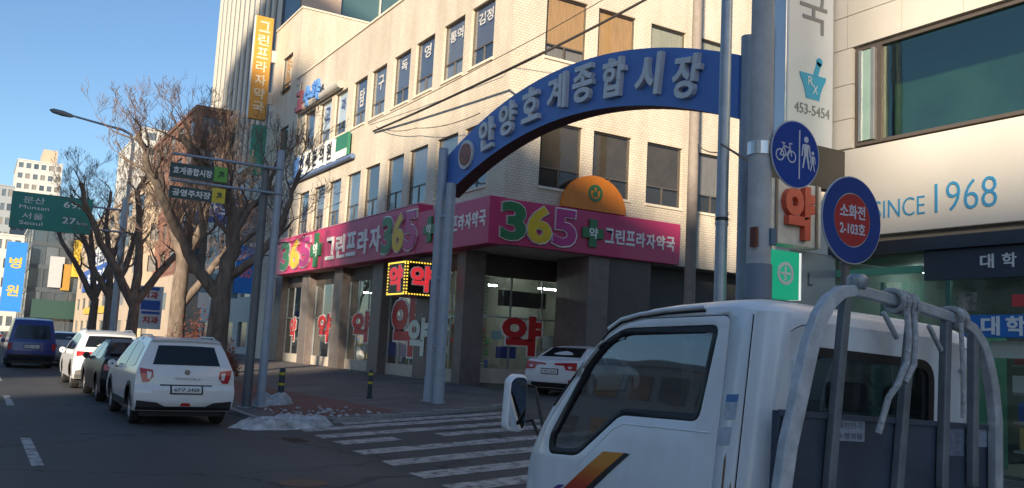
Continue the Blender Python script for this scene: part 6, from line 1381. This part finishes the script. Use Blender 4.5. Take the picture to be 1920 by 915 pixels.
def flatbar(name, pts, w_, m, d=0.045, y=YG - 0.05):
    """flat steel bar bent in the upright plane"""
    P = [Vector((x, y, z)) for x, z in pts]; b = MB(); vs = []; fs = []; k = len(P)
    for i, p in enumerate(P):
        wi = w_[i] if isinstance(w_, list) else w_
        t_ = (P[min(i + 1, k - 1)] - P[max(i - 1, 0)]).normalized(); n_ = Vector((-t_.z, 0, t_.x)) * wi / 2
        vs += [p - n_, p + n_, p + n_ + Vector((0, d, 0)), p - n_ + Vector((0, d, 0))]
    for i in range(k - 1):
        for j_ in range(4): a = i * 4; fs.append((a + j_, a + (j_ + 1) % 4, a + 4 + (j_ + 1) % 4, a + 4 + j_))
    fs += [(3, 2, 1, 0), (k * 4 - 4, k * 4 - 3, k * 4 - 2, k * 4 - 1)]
    return b.add(vs, fs).build(name, m, tk, bevel=0.006)
flatbar('hoop_upright', hoop[:8], [0.074, 0.074, 0.074, 0.074, 0.07, 0.064, 0.056, 0.048], GTL); flatbar('hoop_top', [(hoop[7][0] + 0.0005, hoop[7][1])] + hoop[8:10], 0.048, GT); flatbar('hoop_upright', hoop[9:], [0.048, 0.052, 0.056, 0.058, 0.06, 0.06, 0.06], GT)
for xb0, xt in ((3.08, 3.15), (3.52, 3.60), (3.84, 3.85), (4.07, 4.06)):
    zt_ = 2.05 - 0.085 * (xt - 3.2) / 0.8 - 0.02
    flatbar('guard_upright', [(xb0, lean(xb0, 1.2)), ((xb0 + xt) / 2, lean(xb0, 1.65)), (xt, lean(xt, zt_))], 0.044, mat('dark_grey_bar', (0.17, 0.19, 0.21), 0.5, 0.2, var=0.25, scale=8), 0.04, YG - 0.045)
for xg, zg in ((3.42, 1.97), (3.74, 1.93)): flatbar('gusset', [(xg - 0.03, lean(xg, zg)), (xg + 0.07, lean(xg, zg - 0.11))], 0.02, GT, 0.02, YG - 0.04)
MB().lathe((3.215, YG - 0.03, lean(3.2, 2.06)), UP, [(0, 0.035), (0.02, 0.045), (0.045, 0.045), (0.06, 0.03), (0.06, 0)], 14).build('work_lamp', STEEL, tk, smooth=True)
# rope tied over the top bar, one end hanging down
ROPE = mat('grey_rope', (0.42, 0.43, 0.44), 0.9, var=0.35, scale=40, bump=0.6, bscale=60)
def bar_z(x): return 2.05 - 0.085 * (x - 3.2) / 0.8
b = MB()
def loop_(x, w_=0.045):
    z = lean(x, bar_z(x)); c = Vector((x, YG - 0.028, z)); b.tube([c + Vector((0.004 * i, 0.055 * math.cos(2 * math.pi * i / 14), w_ * math.sin(2 * math.pi * i / 14))) for i in range(15)], 0.013, 7)
for x in (3.43, 3.465, 3.50, 3.535): loop_(x)
for x in (3.86, 3.895): loop_(x, 0.04)
b.build('rope_wrap', ROPE, tk, smooth=True, kind='stuff')
zr_ = lean(3.5, bar_z(3.5))
def strand(name, pts, r_): 
    P = [Vector(p) for p in pts]; Q = []
    for i in range(len(P) - 1):
        for k in range(6): Q.append(P[i].lerp(P[i + 1], k / 6))
    Q.append(P[-1]); MB().tube(Q, r_, 8).build(name, ROPE, tk, smooth=True)
strand('hanging_rope', [(3.47, YG - 0.09, zr_ - 0.03), (3.475, YG - 0.10, zr_ - 0.16), (3.47, YG - 0.095, zr_ - 0.26), (3.42, YG - 0.09, zr_ - 0.36), (3.38, YG - 0.075, lean(3.38, 1.60)), (3.34, YG - 0.06, lean(3.34, 1.45))], 0.014)
strand('hanging_rope', [(3.52, YG - 0.09, zr_ - 0.04), (3.505, YG - 0.11, zr_ - 0.15), (3.50, YG - 0.11, zr_ - 0.27), (3.455, YG - 0.10, zr_ - 0.35)], 0.013)
strand('hanging_rope', [(3.87, YG - 0.085, lean(3.87, 1.95)), (3.885, YG - 0.09, lean(3.88, 1.72)), (3.905, YG - 0.08, lean(3.9, 1.52))], 0.011)
# faded notices stuck on the guard plate
def notice(x0, y0, x1, y1, m, lines=()):
    a, c = sy(x0, y0, YG - 0.003), sy(x1, y1, YG - 0.003); za, zc_ = lean(a.x, a.z), lean(c.x, c.z)
    o = BX('notice', (a.x, YG - 0.003, zc_), (c.x, YG - 0.0005, za), m, tk)
    for i, s_ in enumerate(lines): text('notice_print', s_, mat('faint_ink', (0.12, 0.13, 0.16), 0.6), o, ((a.x + c.x) / 2, YG - 0.0035, za + (zc_ - za) * (i + 0.5) / len(lines)), (1, 0, 0), UP, (c.x - a.x) * 0.85, abs(za - zc_) / len(lines) * 0.6, 0.001, 0.02)
FN = mat('faded_notice', (0.26, 0.30, 0.36), 0.6, var=0.3, scale=30)
notice(1566, 786, 1621, 828, FN, ('대한민국', '소형화물')); notice(1768, 796, 1808, 855, mat('dull_notice', (0.14, 0.17, 0.23), 0.6, var=0.4, scale=30)); notice(1812, 796, 1852, 838, FN)
tk.rotation_euler = (0, ROLL, 0); tk.location.x -= 0.05

bpy.data.scenes.remove(_TSC)
